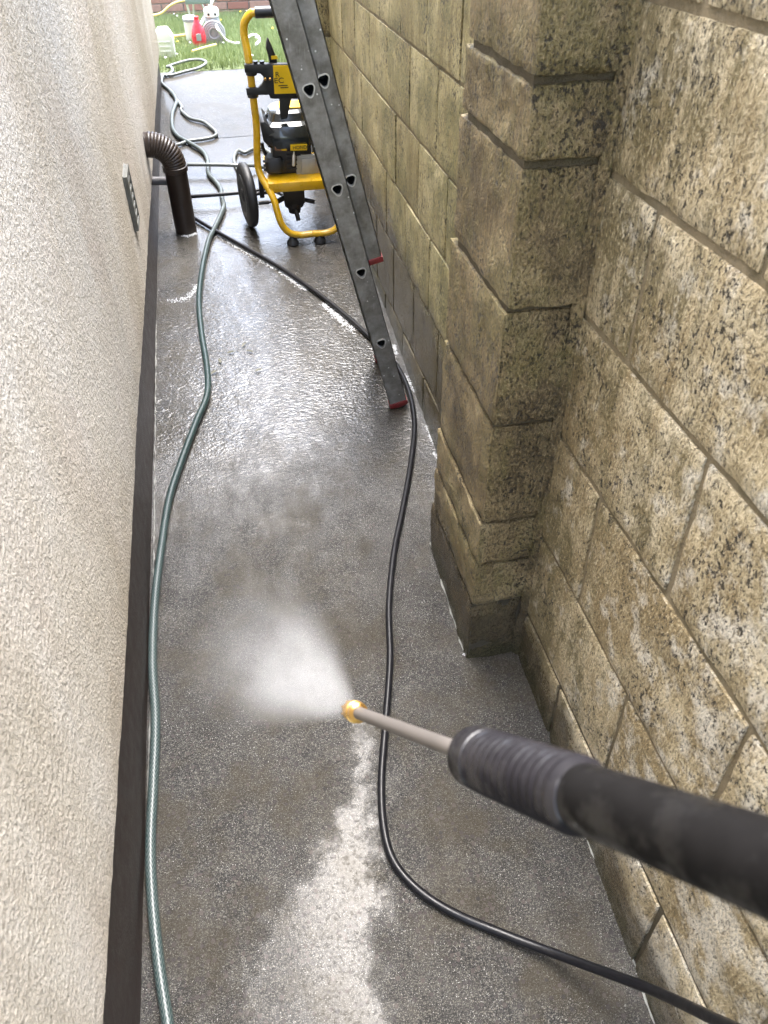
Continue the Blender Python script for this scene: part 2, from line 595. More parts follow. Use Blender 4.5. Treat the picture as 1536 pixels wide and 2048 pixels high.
M['dark_hole'] = plain('dark_hollow', (0.012, 0.012, 0.012), 0.8)  # near black stands in for the shade inside rung ends and filler port
M['red'] = plain('red_plastic', (0.22, 0.024, 0.026), 0.5, var=0.25, grime=0.35, scale=60)
M['red_jug'] = plain('bright_red_plastic', (0.62, 0.03, 0.05), 0.3, var=0.15, scale=30)
M['pipe'] = plain('brown_downpipe', (0.032, 0.021, 0.016), 0.34, var=0.2, grime=0.2, scale=50)
M['grey_pipe'] = plain('grey_pipe', (0.16, 0.155, 0.16), 0.4)
M['hose_green'] = mat_hose_green()
M['hose_grey'] = plain('dirty_grey_hose', (0.145, 0.16, 0.155), 0.35, var=0.25, coat=0.4, scale=60)
M['hose_black'] = plain('black_rubber_hose', (0.008, 0.008, 0.010), 0.36, var=0.3, coat=0.08, spec=0.3, scale=80)
M['yellow'] = plain('yellow_paint', (0.72, 0.42, 0.008), 0.30, var=0.12, grime=0.30, coat=0.5, scale=30)
M['label_yellow'] = plain('yellow_label', (0.80, 0.52, 0.01), 0.4, var=0.06)
M['black'] = plain('black_plastic', (0.012, 0.013, 0.015), 0.36, var=0.3, scale=50)
M['black_gloss'] = plain('gloss_black_shroud', (0.012, 0.017, 0.020), 0.16, var=0.25, coat=0.6, scale=40)
M['rubber'] = plain('black_rubber', (0.018, 0.019, 0.021), 0.5, var=0.3, scale=60)
M['engine_grey'] = plain('cast_aluminium', (0.42, 0.43, 0.42), 0.4, 0.3, var=0.2, grime=0.2)
M['iron'] = plain('dark_cast_iron', (0.035, 0.032, 0.032), 0.45, 0.3, var=0.3)
M['brass'] = plain('brass', (0.50, 0.29, 0.085), 0.30, 0.95, var=0.15, grime=0.2, scale=120)
M['steel'] = plain('worn_steel_tube', (0.17, 0.153, 0.140), 0.5, 0.4, var=0.18, scale=30)
M['grip_cap'] = plain('grip_cap_rubber', (0.018, 0.018, 0.020), 0.36, var=0.3, coat=0.25, scale=60)
def mat_sleeve(name, col, s0=0.06, s1=0.30):
    N = NT(name)
    p = N.pos()
    a = N.noise(p, 38, 4, 0.65)
    drops = N.voro(p, 150)
    keep = N.math('GREATER_THAN', N.sep(N.voro(p, 150, out='Color'))[0], 0.975)
    dm = N.math('MULTIPLY', N.map(drops, 0.22, 0.14, 0, 1), keep)
    c = N.mix(a, tuple(k * 0.5 for k in col), tuple(k * 1.8 for k in col))
    c = N.mix(N.math('MULTIPLY', dm, 0.5), c, (0.4, 0.4, 0.4))
    wetp = N.map(N.noise(p, 26, 4, 0.7), 0.50, 0.62, 0, 1)
    N.P(Base_Color=c, Roughness=N.fmix(wetp, 0.62, 0.30), Specular_IOR_Level=N.fmix(wetp, s0, s1),
        Normal=N.bump(N.math('ADD', a, N.math('MULTIPLY', dm, 0.5)), 0.25, 0.002))
    return N.m


M['barrel'] = mat_sleeve('lance_sleeve', (0.008, 0.0075, 0.0075))
M['grip'] = mat_sleeve('ribbed_grip_rubber', (0.010, 0.009, 0.011), 0.16, 0.6)
M['vent'] = plain('pale_vent_plastic', (0.15, 0.15, 0.128), 0.5, var=0.2, grime=0.5, scale=60)
M['white_plastic'] = plain('white_plastic', (0.74, 0.74, 0.70), 0.4, var=0.05, scale=30)
M['grey_plastic'] = plain('grey_plastic', (0.30, 0.31, 0.32), 0.45, var=0.12)
M['pump_grey'] = plain('coiled_grey_hose', (0.34, 0.35, 0.37), 0.45, var=0.15)
M['yellow_cable'] = plain('yellow_cable', (0.72, 0.56, 0.22), 0.5)
M['soil'] = plain('lawn_soil', (0.075, 0.10, 0.030), 0.9, var=0.3, scale=12)
M['grass'] = mat_grass('grass_blades', (0.17, 0.22, 0.085), (0.27, 0.33, 0.14), (0.38, 0.42, 0.22))
M['brick'] = None
M['foam'] = plain('soap_foam', (0.52, 0.53, 0.54), 0.25, var=0.15)
M['lime'] = plain('wet_lime_crust', (0.40, 0.40, 0.37), 0.4, var=0.3, scale=120)
M['leaf'] = plain('small_leaf', (0.045, 0.042, 0.012), 0.5, var=0.4, scale=20)
M['weed'] = plain('green_weed', (0.09, 0.16, 0.015), 0.5, var=0.35, scale=60)
M['ink'] = plain('black_print', (0.02, 0.018, 0.012), 0.5)


def mat_brick():
    N = NT('pink_red_brick')
    p = N.pos()
    r = N.n('ShaderNodeObjectInfo').outputs['Random']
    c = N.ramp(r, [(0.0, (0.36, 0.165, 0.12)), (0.5, (0.44, 0.225, 0.165)), (1.0, (0.47, 0.29, 0.22))])
    c = N.mix(N.map(N.noise(p, 30, 4, 0.65), 0.45, 0.7, 0, 0.5), c, (0.30, 0.17, 0.13))
    N.P(Base_Color=c, Roughness=0.8, Normal=N.bump(N.noise(p, 120, 3, 0.6), 0.5, 0.005))
    return N.m


M['brick'] = mat_brick()

# ------------------------------------------------------------------ ground
ground = MB()
ground.add([(-150, -150, -0.6), (150, -150, -0.6), (150, 250, -0.6), (-150, 250, -0.6)], [(0, 1, 2, 3)])
g = ground.build('ground', M['soil'], smooth=0)
tag(g, 'bare ground far around the house and garden', None, None, 'structure')

# path: a bed and three concrete slabs with open joints
bed = MB().box((-0.6, -3.0, -0.3), (0.9, 5.60, -0.03))
path = bed.build('path', M['concrete'], smooth=0)
tag(path, 'wet grey concrete path between the house and the block wall', None, None, 'structure')
for (y0, y1) in ((-3.0, 4.447), (4.454, 5.60)):
    sl = MB()
    nx, ny = 30, max(8, int((y1 - y0) * 20))
    xs, ys = np.linspace(-0.62, 0.92, nx), np.linspace(y0, y1, ny)
    vs = []
    for yy in ys:
        for xx in xs:
            h = 0.004 * mnoise.noise((xx * 2.1, yy * 1.7, 3.0)) - 0.004
            vs.append((xx, yy, h))
    fs = [(j * nx + i, j * nx + i + 1, (j + 1) * nx + i + 1, (j + 1) * nx + i) for j in range(ny - 1) for i in range(nx - 1)]
    sl.add(vs, fs)
    n0 = len(vs)
    for yy in (y0, y1):
        sl.add([(-0.62, yy, -0.006), (0.92, yy, -0.006), (0.92, yy, -0.028), (-0.62, yy, -0.028)], [(0, 1, 2, 3)])
    sl.build('concrete_slab', M['concrete'], path)

# lawn
lw = MB()
lw.add([(-6, LAWN_Y, -0.012), (8, LAWN_Y, -0.012), (8, 9.6, lawn_z(9.6) - 0.012), (-6, 9.6, lawn_z(9.6) - 0.012)], [(0, 1, 2, 3)])
lawn = lw.build('lawn', M['soil'], smooth=0)
tag(lawn, 'small green lawn beyond the end of the path', None, None, 'structure')

# ------------------------------------------------------------------ house on the left
HX, PLX = -0.325, -0.343


def plinth_top(y):
    return 0.322 - 0.0285 * y


house = thing('house', (HX, 2.4, 0), 'cream roughcast house wall on the left with dark brown plinth', 'house')
hb = MB()
ys = np.linspace(-0.9, 5.45, 420)
zs_n = 150
grid = []
for iy, y in enumerate(ys):
    zb = plinth_top(y) + 0.009 * mnoise.noise((y * 3.0, 0.5, 0.0)) + 0.0035 * mnoise.noise((y * 17, 1.5, 0.0))
    for k in range(zs_n):
        t = (k / (zs_n - 1)) ** 1.4
        z = zb + t * (2.6 - zb)
        x = HX + 0.0035 * mnoise.noise((y * 1.6, z * 1.6, 9.0)) + 0.0012 * mnoise.noise((y * 60, z * 60, 2.0)) + 0.0006 * mnoise.noise((y * 150, z * 150, 5.0))
        if k == 0:
            x -= 0.010
        grid.append((x, y, z))
ny = len(ys)
hb.add(grid, [(i * zs_n + k, (i + 1) * zs_n + k, (i + 1) * zs_n + k + 1, i * zs_n + k + 1) for i in range(ny - 1) for k in range(zs_n - 1)])
# soffit of the render, the end wall, the back and the top
under = []
for y in ys:
    zb = plinth_top(y)
    under += [(HX - 0.010, y, zb), (PLX - 0.02, y, zb + 0.001)]
hb.add(under, [(2 * i, 2 * i + 1, 2 * i + 3, 2 * i + 2) for i in range(ny - 1)])
hb.add([(HX - 0.004, 5.449, plinth_top(5.45)), (HX - 0.004, 5.449, 2.6), (-4.0, 5.449, 2.6), (-4.0, 5.449, plinth_top(5.45))], [(0, 1, 2, 3)])
hb.add([(HX - 0.004, -0.899, 0.3), (HX - 0.004, -0.899, 2.6), (-4.0, -0.899, 2.6), (-4.0, -0.899, 0.3)], [(0, 3, 2, 1)])
hb.add([(HX - 0.004, -0.9, 2.599), (HX - 0.004, 5.45, 2.599), (-4.0, 5.45, 2.599), (-4.0, -0.9, 2.599)], [(0, 1, 2, 3)])
hb.build('rendered_wall', M['render'], house, smooth=60)
pb = MB()
pv = []
for y in ys:
    pv += [(PLX + 0.002 * mnoise.noise((y * 5, 0, 0)), y, -0.05), (PLX + 0.0015 * mnoise.noise((y * 6, 5, 0)), y, plinth_top(y) + 0.01)]
pb.add(pv, [(2 * i, 2 * i + 2, 2 * i + 3, 2 * i + 1) for i in range(ny - 1)])
pb.add([(PLX, 5.44, -0.05), (PLX, 5.44, 0.2), (-4.0, 5.44, 0.2), (-4.0, 5.44, -0.05)], [(0, 1, 2, 3)])
pb.build('plinth', M['plinth'], house)

gut = MB()
gpts = []
for k in range(9):
    a_ = math.pi * k / 8
    gpts.append((HX + 0.058 - 0.055 * math.cos(a_), -0.88, 2.60 - 0.055 * math.sin(a_)))
gpts += [(HX + 0.110, -0.88, 2.60), (HX + 0.058, -0.88, 2.552), (HX + 0.006, -0.88, 2.60)]
gut.prism(gpts, (0, 6.3, 0))
gut.build('gutter', M['pipe'], house)

# ------------------------------------------------------------------ block wall on the right
TH = math.radians(6.2)      # the courses run level while the path climbs away from the camera
CT, ST = math.cos(TH), math.sin(TH)


def wf(x, s, t):
    return (x, s * CT + t * ST, -s * ST + t * CT)


def rounded_box(lo, hi, div, r, amp, freq, seed, skip_back=True):
    lo, hi = np.array(lo, float), np.array(hi, float)
    mb_v, mb_f = [], []
    idx = {}
    nx, ns, nt = div

    def vid(i, j, k):
        key = (i, j, k)
        if key not in idx:
            idx[key] = len(mb_v)
            p = lo + (hi - lo) * np.array([i / nx, j / ns, k / nt])
            q = np.clip(p, lo + r, hi - r)
            d = p - q
            L = np.linalg.norm(d)
            n = d / L if L > 1e-9 else np.zeros(3)
            chip = 1.0
            p2 = q + n * r
            w = mnoise.noise(((p[0] + seed) * freq, p[1] * freq, p[2] * freq))
            w2 = mnoise.noise(((p[0] - seed) * freq * 4, p[1] * freq * 4, p[2] * freq * 4))
            p2 = p2 + n * amp * (w + 0.5 * w2 - 0.4)
            edge = np.sum(np.abs(d) > r * 0.5)
            if edge >= 2:
                p2 = p2 - n * amp * 1.5 * max(0.0, w2 + 0.15)
            mb_v.append(wf(*p2))
        return idx[key]
    for j in range(ns):
        for k in range(nt):
            mb_f.append((vid(0, j, k), vid(0, j, k + 1), vid(0, j + 1, k + 1), vid(0, j + 1, k)))
    for i in range(nx):
        for k in range(nt):
            mb_f.append((vid(i, 0, k), vid(i + 1, 0, k), vid(i + 1, 0, k + 1), vid(i, 0, k + 1)))
            mb_f.append((vid(i, ns, k), vid(i, ns, k + 1), vid(i + 1, ns, k + 1), vid(i + 1, ns, k)))
    for i in range(nx):
        for j in range(ns):
            mb_f.append((vid(i, j, 0), vid(i, j + 1, 0), vid(i + 1, j + 1, 0), vid(i + 1, j, 0)))
            mb_f.append((vid(i, j, nt), vid(i + 1, j, nt), vid(i + 1, j + 1, nt), vid(i, j + 1, nt)))
    return mb_v, mb_f


wall = thing('block_wall', (0.55, 2.0, 0), 'tall boundary wall of tan concrete blocks on the right with two piers', 'wall')
JW = 0.0034


def block(lo, hi, mat, div, r=0.006, amp=0.0026, freq=16.0, seed=None, parent=wall, name='block'):
    v, f = rounded_box(lo, hi, div, r, amp, freq, seed if seed is not None else random.random() * 50)
    return MB().add(v, f).build(name, mat, parent, smooth=50)


core = MB()
core.box((0.5495, -1.0, -0.25), (0.72, 1.3, 1.88), wf)
core.box((0.5262, 1.30, 0.0), (0.72, 5.6, 1.88), wf)
core.build('mortar_core', M['mortar'], wall, smooth=0)

# near length
t_near = [-0.02, 0.255, 0.508, 0.765, 1.014, 1.242, 1.462, 1.68, 1.90]
h_near = [0.31, 0.555, 0.776, 0.537, 0.785, 0.545, 0.78, 0.54]
for r_, (t0, t1) in enumerate(zip(t_near[:-1], t_near[1:])):
    hs_ = [h_near[r_] + 0.468 * k for k in range(-4, 3)]
    hs_ = [h for h in hs_ if -0.95 < h < 0.93]
    edges = [-0.97] + hs_ + [1.02]
    for a, b in zip(edges[:-1], edges[1:]):
        if b - a < 0.05:
            continue
        big = b > 0.1 and r_ < 7
        dx = random.uniform(-0.0015, 0.0015)
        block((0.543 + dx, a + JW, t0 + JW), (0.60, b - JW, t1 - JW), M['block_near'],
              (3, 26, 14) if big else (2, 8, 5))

# pier with returns
t_p = [-0.10, 0.300, 0.432, 0.555, 0.797, 1.028, 1.257, 1.368, 1.59, 1.81]
pier = MB()
pc = MB()
pc.box((0.4185, 1.006, -0.1), (0.56, 1.345, 0.56), wf)
for _k in range(10):
    _t = 0.5595 + _k * 0.124
    pc.box((0.4187, 0.9975 - 0.05 * (_t - 0.39), _t), (0.56, 1.34 - 0.085 * (_t - 0.2), _t + 0.1239), wf)
pier_o = pc.build('pier', M['mortar_dark'], wall, smooth=0)
for t0, t1 in zip(t_p[:-1], t_p[1:]):
    tm = (t0 + t1) / 2
    s0 = 0.985 - 0.050 * (tm - 0.45)
    s1 = 1.372 - 0.085 * (tm - 0.3)
    block((0.412 + random.uniform(-0.002, 0.002), s0, t0 + JW), (0.5375, s1, t1 - JW), M['block_pier'],
          (10, 28, 16), r=0.006, amp=0.0040, freq=24.0, parent=pier_o)
# grey mortar smeared down the inner corner
fil = MB()
fv = []
for k in range(60):
    t = 0.05 + k * 0.03
    s0 = 0.985 - 0.050 * (t - 0.45)
    w = 0.006 + 0.005 * mnoise.noise((t * 9, 0, 4)) + 0.006 * mnoise.noise((t * 40, 0, 4))
    fv += [wf(0.5375 - w * 1.3, s0 + 0.004, t), wf(0.5375 - w * 0.3, s0 - 0.004 - 0.3 * w * 0.4, t), wf(0.5445, s0 - 0.010, t)]
fil.add(fv, [(3 * i + j, 3 * i + j + 1, 3 * i + 4 + j, 3 * i + 3 + j) for i in range(59) for j in range(2)])
fil.build('corner_mortar', M['block_pier'], wall)

# far length
t_far = [0.10, 0.340, 0.578, 0.796, 1.008, 1.222, 1.437, 1.65, 1.86]
h_far = [1.95, 2.115, 1.915, 2.075, 1.88, 2.01, 1.85, 2.02]
for r_, (t0, t1) in enumerate(zip(t_far[:-1], t_far[1:])):
    hs_ = [h_far[r_] + 0.322 * k for k in range(-2, 7)]
    hs_ = [h for h in hs_ if 1.5 < h < 3.78]
    edges = [1.33] + hs_ + [3.89]
    for a, b in zip(edges[:-1], edges[1:]):
        dx = random.uniform(-0.0015, 0.0015)
        block((0.520 + dx, a + JW * 0.8, t0 + JW * 0.8), (0.56, b - JW * 0.8, t1 - JW * 0.8), M['block_far'],
              (2, 14, 10), r=0.005, amp=0.0022)
# second pier at the far end, and the length beyond it
pc2 = MB().box((0.412, 3.90, 0.2), (0.55, 4.26, 1.85), wf)
pier2 = pc2.build('pier', M['mortar'], wall, smooth=0)
for t0, t1 in zip(t_far[1:-1], t_far[2:]):
    block((0.402, 3.88, t0 + JW), (0.535, 4.28, t1 - JW), M['block_far'], (5, 8, 6), r=0.012, amp=0.004, parent=pier2)
for r_, (t0, t1) in enumerate(zip(t_far[1:-1], t_far[2:])):
    for a in (4.28, 4.6, 4.92, 5.24):
        block((0.520, a + JW, t0 + JW), (0.56, a + 0.32 - JW, t1 - JW), M['block_far'], (2, 4, 3))

# ------------------------------------------------------------------ garden brick wall at the back
BY = 9.4
bz0 = lawn_z(BY) - 0.05
gw = thing('brick_wall', (0, BY, bz0), 'pinkish red brick garden wall behind the lawn', 'wall')
MB().box((-2.2, BY + 0.012, bz0), (2.6, BY + 0.2, bz0 + 1.40)).build('mortar_core', M['brick_mortar'], gw, smooth=0)
bm_ = MB().box((-0.1035, 0, 0.0), (0.1035, 0.05, 0.062))
proto = None
nb_ = 0
for row in range(18):
    z = bz0 + 0.006 + row * 0.073
    off = 0.1105 if row % 2 else 0.0
    rng_x = np.arange(-2.0 + off, 2.4, 0.219)
    if row > 9:
        rng_x = [xx for xx in rng_x if abs(xx) < 1.1]
    for xx in rng_x:
        if proto is None:
            proto = bm_.build('brick', M['brick'], None, smooth=0, bevel=0.003)
            o = proto
            o['_o'] = (0, 0, 0)
        else:
            o = proto.copy()
            COL.objects.link(o)
        o.parent = gw
        o.location = (xx, random.uniform(-0.002, 0.002), z - bz0)
        nb_ += 1

# ------------------------------------------------------------------ ladder
LA = math.atan(0.2493)
LD = np.array([-math.sin(LA), 0, math.cos(LA)])
LN = np.array([math.cos(LA), 0, math.sin(LA)])
LFOOT = np.array([0.452, 2.0, 0.0])
ladder = thing('ladder', LFOOT, 'grey aluminium two-section extension ladder with red feet standing by the block wall', 'ladder')


def lp(s, w, y):
    q = LFOOT + LD * s + LN * w
    return (q[0], y, q[2])


def d_profile(scale=1.0, n=24):
    """rounded triangle, flat side up, in (w along the ladder depth, s along the stile)"""
    pts = []
    for k in range(n):
        a = 2 * math.pi * k / n
        r = 0.0142 * (1 + 0.13 * math.cos(3 * (a + math.pi / 2)))
        pts.append((r * math.cos(a) * scale, r * math.sin(a) * scale * 1.08))
    return pts


def stile(y_out, inward, w_off, s0, s1, rungs, parent):
    """C-section: outer web with rung holes, two flanges turned inward (inward = +1 or -1 along y)"""
    hw, th, fl = 0.0285, 0.0022, 0.021
    mb = MB()
    cells = []
    half = 0.030
    prev = s0
    for r in rungs:
        if s0 + half < r < s1 - half:
            cells.append(('p', prev, r - half))
            cells.append(('h', r - half, r + half))
            prev = r + half
    cells.append(('p', prev, s1))
    for kind, a, b in cells:
        if kind == 'p':
            if b - a > 1e-4:
                mb.add([lp(a, w_off - hw, y_out), lp(a, w_off + hw, y_out), lp(b, w_off + hw, y_out), lp(b, w_off - hw, y_out)], [(0, 1, 2, 3)])
        else:
            c = (a + b) / 2
            pr = d_profile(1.03)
            n = len(pr)
            vs = [lp(c + q[1], w_off + q[0], y_out) for q in pr]
            for q in pr:
                k = min(hw / max(abs(q[0]), 1e-6), half / max(abs(q[1]), 1e-6))
                vs.append(lp(c + q[1] * k, w_off + q[0] * k, y_out))
            mb.add(vs, [(i, (i + 1) % n, n + (i + 1) % n, n + i) for i in range(n)])
            # square corners
            for (sx, sy) in ((1, 1), (1, -1), (-1, 1), (-1, -1)):
                best = sorted(range(n), key=lambda i: -(sx * vs[n + i][0] * 0 + sx * (pr[i][0]) / hw + sy * (pr[i][1]) / half))
                # the two perimeter samples either side of the corner
                per = []
                for i in range(n):
                    q = pr[i]
                    k = min(hw / max(abs(q[0]), 1e-6), half / max(abs(q[1]), 1e-6))
                    per.append((q[0] * k, q[1] * k))
                for i in range(n):
                    j = (i + 1) % n
                    pa, pb2 = per[i], per[j]
                    onx_a, onx_b = abs(abs(pa[0]) - hw) < 1e-6, abs(abs(pb2[0]) - hw) < 1e-6
                    if onx_a != onx_b and np.sign(pa[0] + pb2[0]) == sx and np.sign(pa[1] + pb2[1]) == sy:
                        mb.add([lp(c + pa[1], w_off + pa[0], y_out), lp(c + sy * half, w_off + sx * hw, y_out),
                                lp(c + pb2[1], w_off + pb2[0], y_out)], [(0, 1, 2)])
    yi = y_out + inward * th
    ye = y_out + inward * fl
    for sgn in (-1, 1):
        wo, wi = w_off + sgn * hw, w_off + sgn * (hw - th)
        # flange as a closed bar, plus a small returned lip
        for (wa, wb, ya, yb) in ((wo, wi, y_out, ye), (wo, w_off + sgn * (hw - 0.008), ye, ye - inward * th)):
            mb.add([lp(s0, wa, ya), lp(s0, wb, ya), lp(s0, wb, yb), lp(s0, wa, yb),
                    lp(s1, wa, ya), lp(s1, wb, ya), lp(s1, wb, yb), lp(s1, wa, yb)],
                   [(0, 1, 2, 3), (4, 5, 6, 7), (0, 1, 5, 4), (1, 2, 6, 5), (2, 3, 7, 6), (3, 0, 4, 7)])
    o = mb.build('stile', M['alu'], parent, smooth=0)
    return o


def rung(s, w_off, y0, y1, parent):
    mb = MB()
    pr, pi = d_profile(1.0), d_profile(0.84)
    n = len(pr)
    rings = [(pr, y0 - 0.0035), (pr, y1 + 0.0035)]
    inn = [(pi, y0 - 0.0035), (pi, y0 + 0.05)]
    vs = [lp(s + q[1], w_off + q[0], y) for ring, y in rings for q in ring]
    fs = [(i, (i + 1) % n, n + (i + 1) % n, n + i) for i in range(n)]
    mb.add(vs, fs)
    mb.add([lp(s + q[1], w_off + q[0], y1 + 0.0035) for q in pr], [tuple(range(n))])
    o = mb.build('rung', M['alu'], parent)
    rm = MB()
    flare = d_profile(1.06)
    loops = [(pr, y0 - 0.001), (flare, y0 - 0.003), (flare, y0 - 0.0045), (pi, y0 - 0.0045), (pi, y0 + 0.004)]
    vs = [lp(s + q[1], w_off + q[0], y) for ring, y in loops for q in ring]
    fs = [(m * n + i, m * n + (i + 1) % n, (m + 1) * n + (i + 1) % n, (m + 1) * n + i) for m in range(len(loops) - 1) for i in range(n)]
    rm.add(vs, fs)
    rm.build('rim', M['alu_rim'], o)
    dk = MB()
    vs = [lp(s + q[1], w_off + q[0], y) for ring, y in ((pi, y0 + 0.004), (d_profile(0.80), y0 + 0.05)) for q in ring]
    fs = [(i, (i + 1) % n, n + (i + 1) % n, n + i) for i in range(n)] + [tuple(range(n, 2 * n))]
    dk.add(vs, fs)
    dk.build('hollow', M['dark_hole'], o)
    return o


Y0, Y1 = 2.0, 2.285
base_r = [0.262 + 0.248 * k for k in range(11)]
stile(Y0, 1, 0.0, 0.012, 3.02, base_r, ladder)
stile(Y1, -1, 0.0, 0.012, 3.02, base_r, ladder)
for s in base_r:
    rung(s, 0.0, Y0, Y1, ladder)
fly_r = [0.760 + 0.248 * k for k in range(10)]
FW = 0.0405
stile(Y0 + 0.024, 1, FW, 0.525, 3.3, fly_r, ladder)
stile(Y1 - 0.024, -1, FW, 0.525, 3.3, fly_r, ladder)
for s in fly_r:
    rung(s, FW, Y0 + 0.024, Y1 - 0.024, ladder)
for (s0, w_off, yy, inw) in ((0.0, 0, Y0, 1), (0.0, 0, Y1, -1), (0.505, FW, Y0 + 0.024, 1), (0.505, FW, Y1 - 0.024, -1)):
    mb = MB()
    a, b = yy - inw * 0.0025, yy + inw * 0.026
    hw = 0.031
    prof = [(-hw, 0.004), (-hw * 0.5, -0.001), (hw * 0.5, -0.001), (hw, 0.004), (hw, 0.020), (-hw, 0.020)]
    if s0 > 0.1:
        prof = [(-hw, 0.003), (hw, 0.003), (hw, 0.020), (-hw, 0.020)]
    mb.prism([lp(s0 + q[1], w_off + q[0], a) for q in prof], (0, b - a, 0))
    mb.build('foot_cap', M['red'], ladder, bevel=0.002)

# ------------------------------------------------------------------ downpipe with ribbed elbow
PX, PY, PR = -0.222, 3.40, 0.046
dp = thing('downpipe', (PX, PY, 0), 'dark brown drain pipe with ribbed elbow coming out of the house wall', 'pipe')
MB().tube([(PX, PY, -0.01), (PX, PY, 0.27)], PR, 28).build('pipe_stem', M['pipe'], dp)
MB().lathe((PX, PY, 0.255), (0, 0, 1), [(0, PR + 0.001), (0.003, PR + 0.006), (0.022, PR + 0.006), (0.025, PR + 0.001)], 28).build('collar', M['pipe'], dp)
el = MB()
pts, rs = [], []
NR = 14
RAD = 0.088
for k in range(NR * 6 + 1):
    u = k / (NR * 6)
    a = u * math.pi / 2
    pts.append((PX - RAD * (1 - math.cos(a)), PY, 0.277 + RAD * math.sin(a)))
    rs.append(PR * (1.0 + 0.055 * abs(math.sin(math.pi * NR * u)) + 0.05 * u))
pts.append((HX + 0.002, PY, 0.277 + RAD))
rs.append(PR * 1.06)
el.tube(pts, rs, 30)
el.build('ribbed_elbow', M['pipe'], dp, smooth=50)
MB().tube([(PLX, PY + 0.05, 0.20), (PX, PY + 0.03, 0.20)], 0.017, 14).build('wall_bracket', M['grey_pipe'], dp)

# ------------------------------------------------------------------ air vent on the wall
vent = thing('air_vent', (HX, 2.56, 0.44), 'small pale grey air vent cover fixed to the roughcast wall', 'vent')
vb = MB().box((HX - 0.005, 2.50, 0.425), (HX + 0.004, 2.608, 0.602))
vb.build('back_plate', M['vent'], vent, bevel=0.001)
fr = MB()
for (a, b, c, d) in ((2.502, 2.606, 0.585, 0.600), (2.502, 2.606, 0.428, 0.440), (2.502, 2.516, 0.440, 0.585), (2.592, 2.606, 0.440, 0.585)):
    fr.box((HX + 0.003, a, c), (HX + 0.014, b, d))
fr.build('frame', M['vent'], vent)
for k in range(5):
    z = 0.452 + k * 0.027
    MB().box((HX + 0.005, 2.517, z), (HX + 0.0125, 2.591, z + 0.013)).build('louvre', M['vent'], vent, bevel=0.0015)

# ------------------------------------------------------------------ hoses
def ground_path(px, r, lift=None, step=0.012):
    pts = []
    for i, q in enumerate(px):
        z = r * 0.93 + (q[2] if len(q) > 2 else 0.0)
        pts.append(on_z(q[0], q[1], z))
    return smooth_path(pts, step)


Z4 = lambda a, b: (230 + a / 5.69, 220 + b / 5.69)
Z0 = lambda a, b: (280 + a / 3.84, b / 3.84)
GR = 0.0106
green_px = [(345, 2120), (336, 2048), (318, 1930), (305, 1800), (301, 1690), (307, 1560), (311, 1440), (305, 1320), (310, 1200), (322, 1100),
            (338, 1000), (362, 925), (392, 845), (414, 790), (414, 735), (403, 665), (398, 600), (404, 540), Z4(1060, 1500), Z4(1120, 1370),
            Z4(1200, 1200), Z4(1238, 1090), Z4(1212, 990), Z4(1205, 905), Z4(1150, 820), Z4(1062, 715), Z4(1052, 570), Z4(990, 465),
            Z4(840, 370), Z4(720, 300), Z4(655, 200), Z4(650, 60), Z0(262, 830), Z0(280, 780, ), Z0(262, 735), Z0(232, 700)]
gp = ground_path(green_px, GR)
gh = MB().tube(gp, GR, 18, uscale=1.0).build('garden_hose', M['hose_green'], None, smooth=60)
tag(gh, 'long green braided garden hose running down the left side of the path', 'hose')

grey_px = [Z4(600, 420), Z4(740, 388), Z4(840, 352), Z4(1000, 332), Z4(1120, 305), Z4(1155, 262), Z4(1085, 190), Z4(1000, 132), Z4(850, 92), Z4(750, 0),
           Z0(320, 820), Z0(272, 750), Z0(240, 702), Z0(185, 655), Z0(166, 622), Z0(185, 575), Z0(240, 578), Z0(340, 552), Z0(450, 522), Z0(508, 482), Z0(470, 460), Z0(385, 462), Z0(270, 492),
           Z0(205, 515), Z0(235, 512), Z0(252, 540), Z0(230, 565), Z0(195, 585)]
gp2 = ground_path(grey_px, 0.0088)
tag(MB().tube(gp2, 0.0088, 12).build('garden_hose', M['hose_grey'], None, smooth=60),
    'dull grey hose lying in a loose loop on the far end of the path', 'hose')
Z3 = lambda a, b: (460 + a / 5.12, 200 + b / 5.12)
lp_px = [(*Z4(560, 640), .01), (*Z4(700, 632), .022), (*Z4(840, 622), .028), (*Z4(1150, 624), .028), (*Z4(1440, 632), .025), (*Z3(250, 672), .015), Z3(380, 690), Z3(520, 640), Z3(330, 492), Z3(230, 505), Z3(150, 540), Z3(85, 515),
         Z3(48, 570), Z3(45, 640), Z3(90, 735), Z3(140, 790)]
tag(MB().tube(ground_path(lp_px, 0.0085), 0.0085, 12).build('garden_hose', M['hose_grey'], None, smooth=60),
    'short grey supply hose looping behind the washer wheel', 'hose')

BR = 0.0085
blk_px = [(1700, 2165, 0.78), (1580, 2108, 0.60), (1445, 2046, 0.39), (1300, 1978, 0.17), (1130, 1915, 0.035), (1000, 1865), (900, 1822), (832, 1776), (786, 1720), (767, 1650), (763, 1560), (771, 1450), (780, 1320),
          (778, 1210), (788, 1105), (806, 1015), (821, 930), (829, 850), (820, 790), (800, 742), (770, 702), (735, 670), (700, 638), (640, 590), (560, 535),
          (480, 489), (430, 461), (392, 438), (362, 418), (345, 404), (352, 395, 0.012), (385, 393, 0.024), (440, 389, 0.028), (485, 385, 0.028), (540, 380, 0.03), (580, 398, 0.06)]
bp = ground_path(blk_px, BR)
tag(MB().tube(bp, BR, 14).build('pressure_hose', M['hose_black'], None, smooth=60),
    'thin black high pressure hose snaking along the right of the path', 'hose')

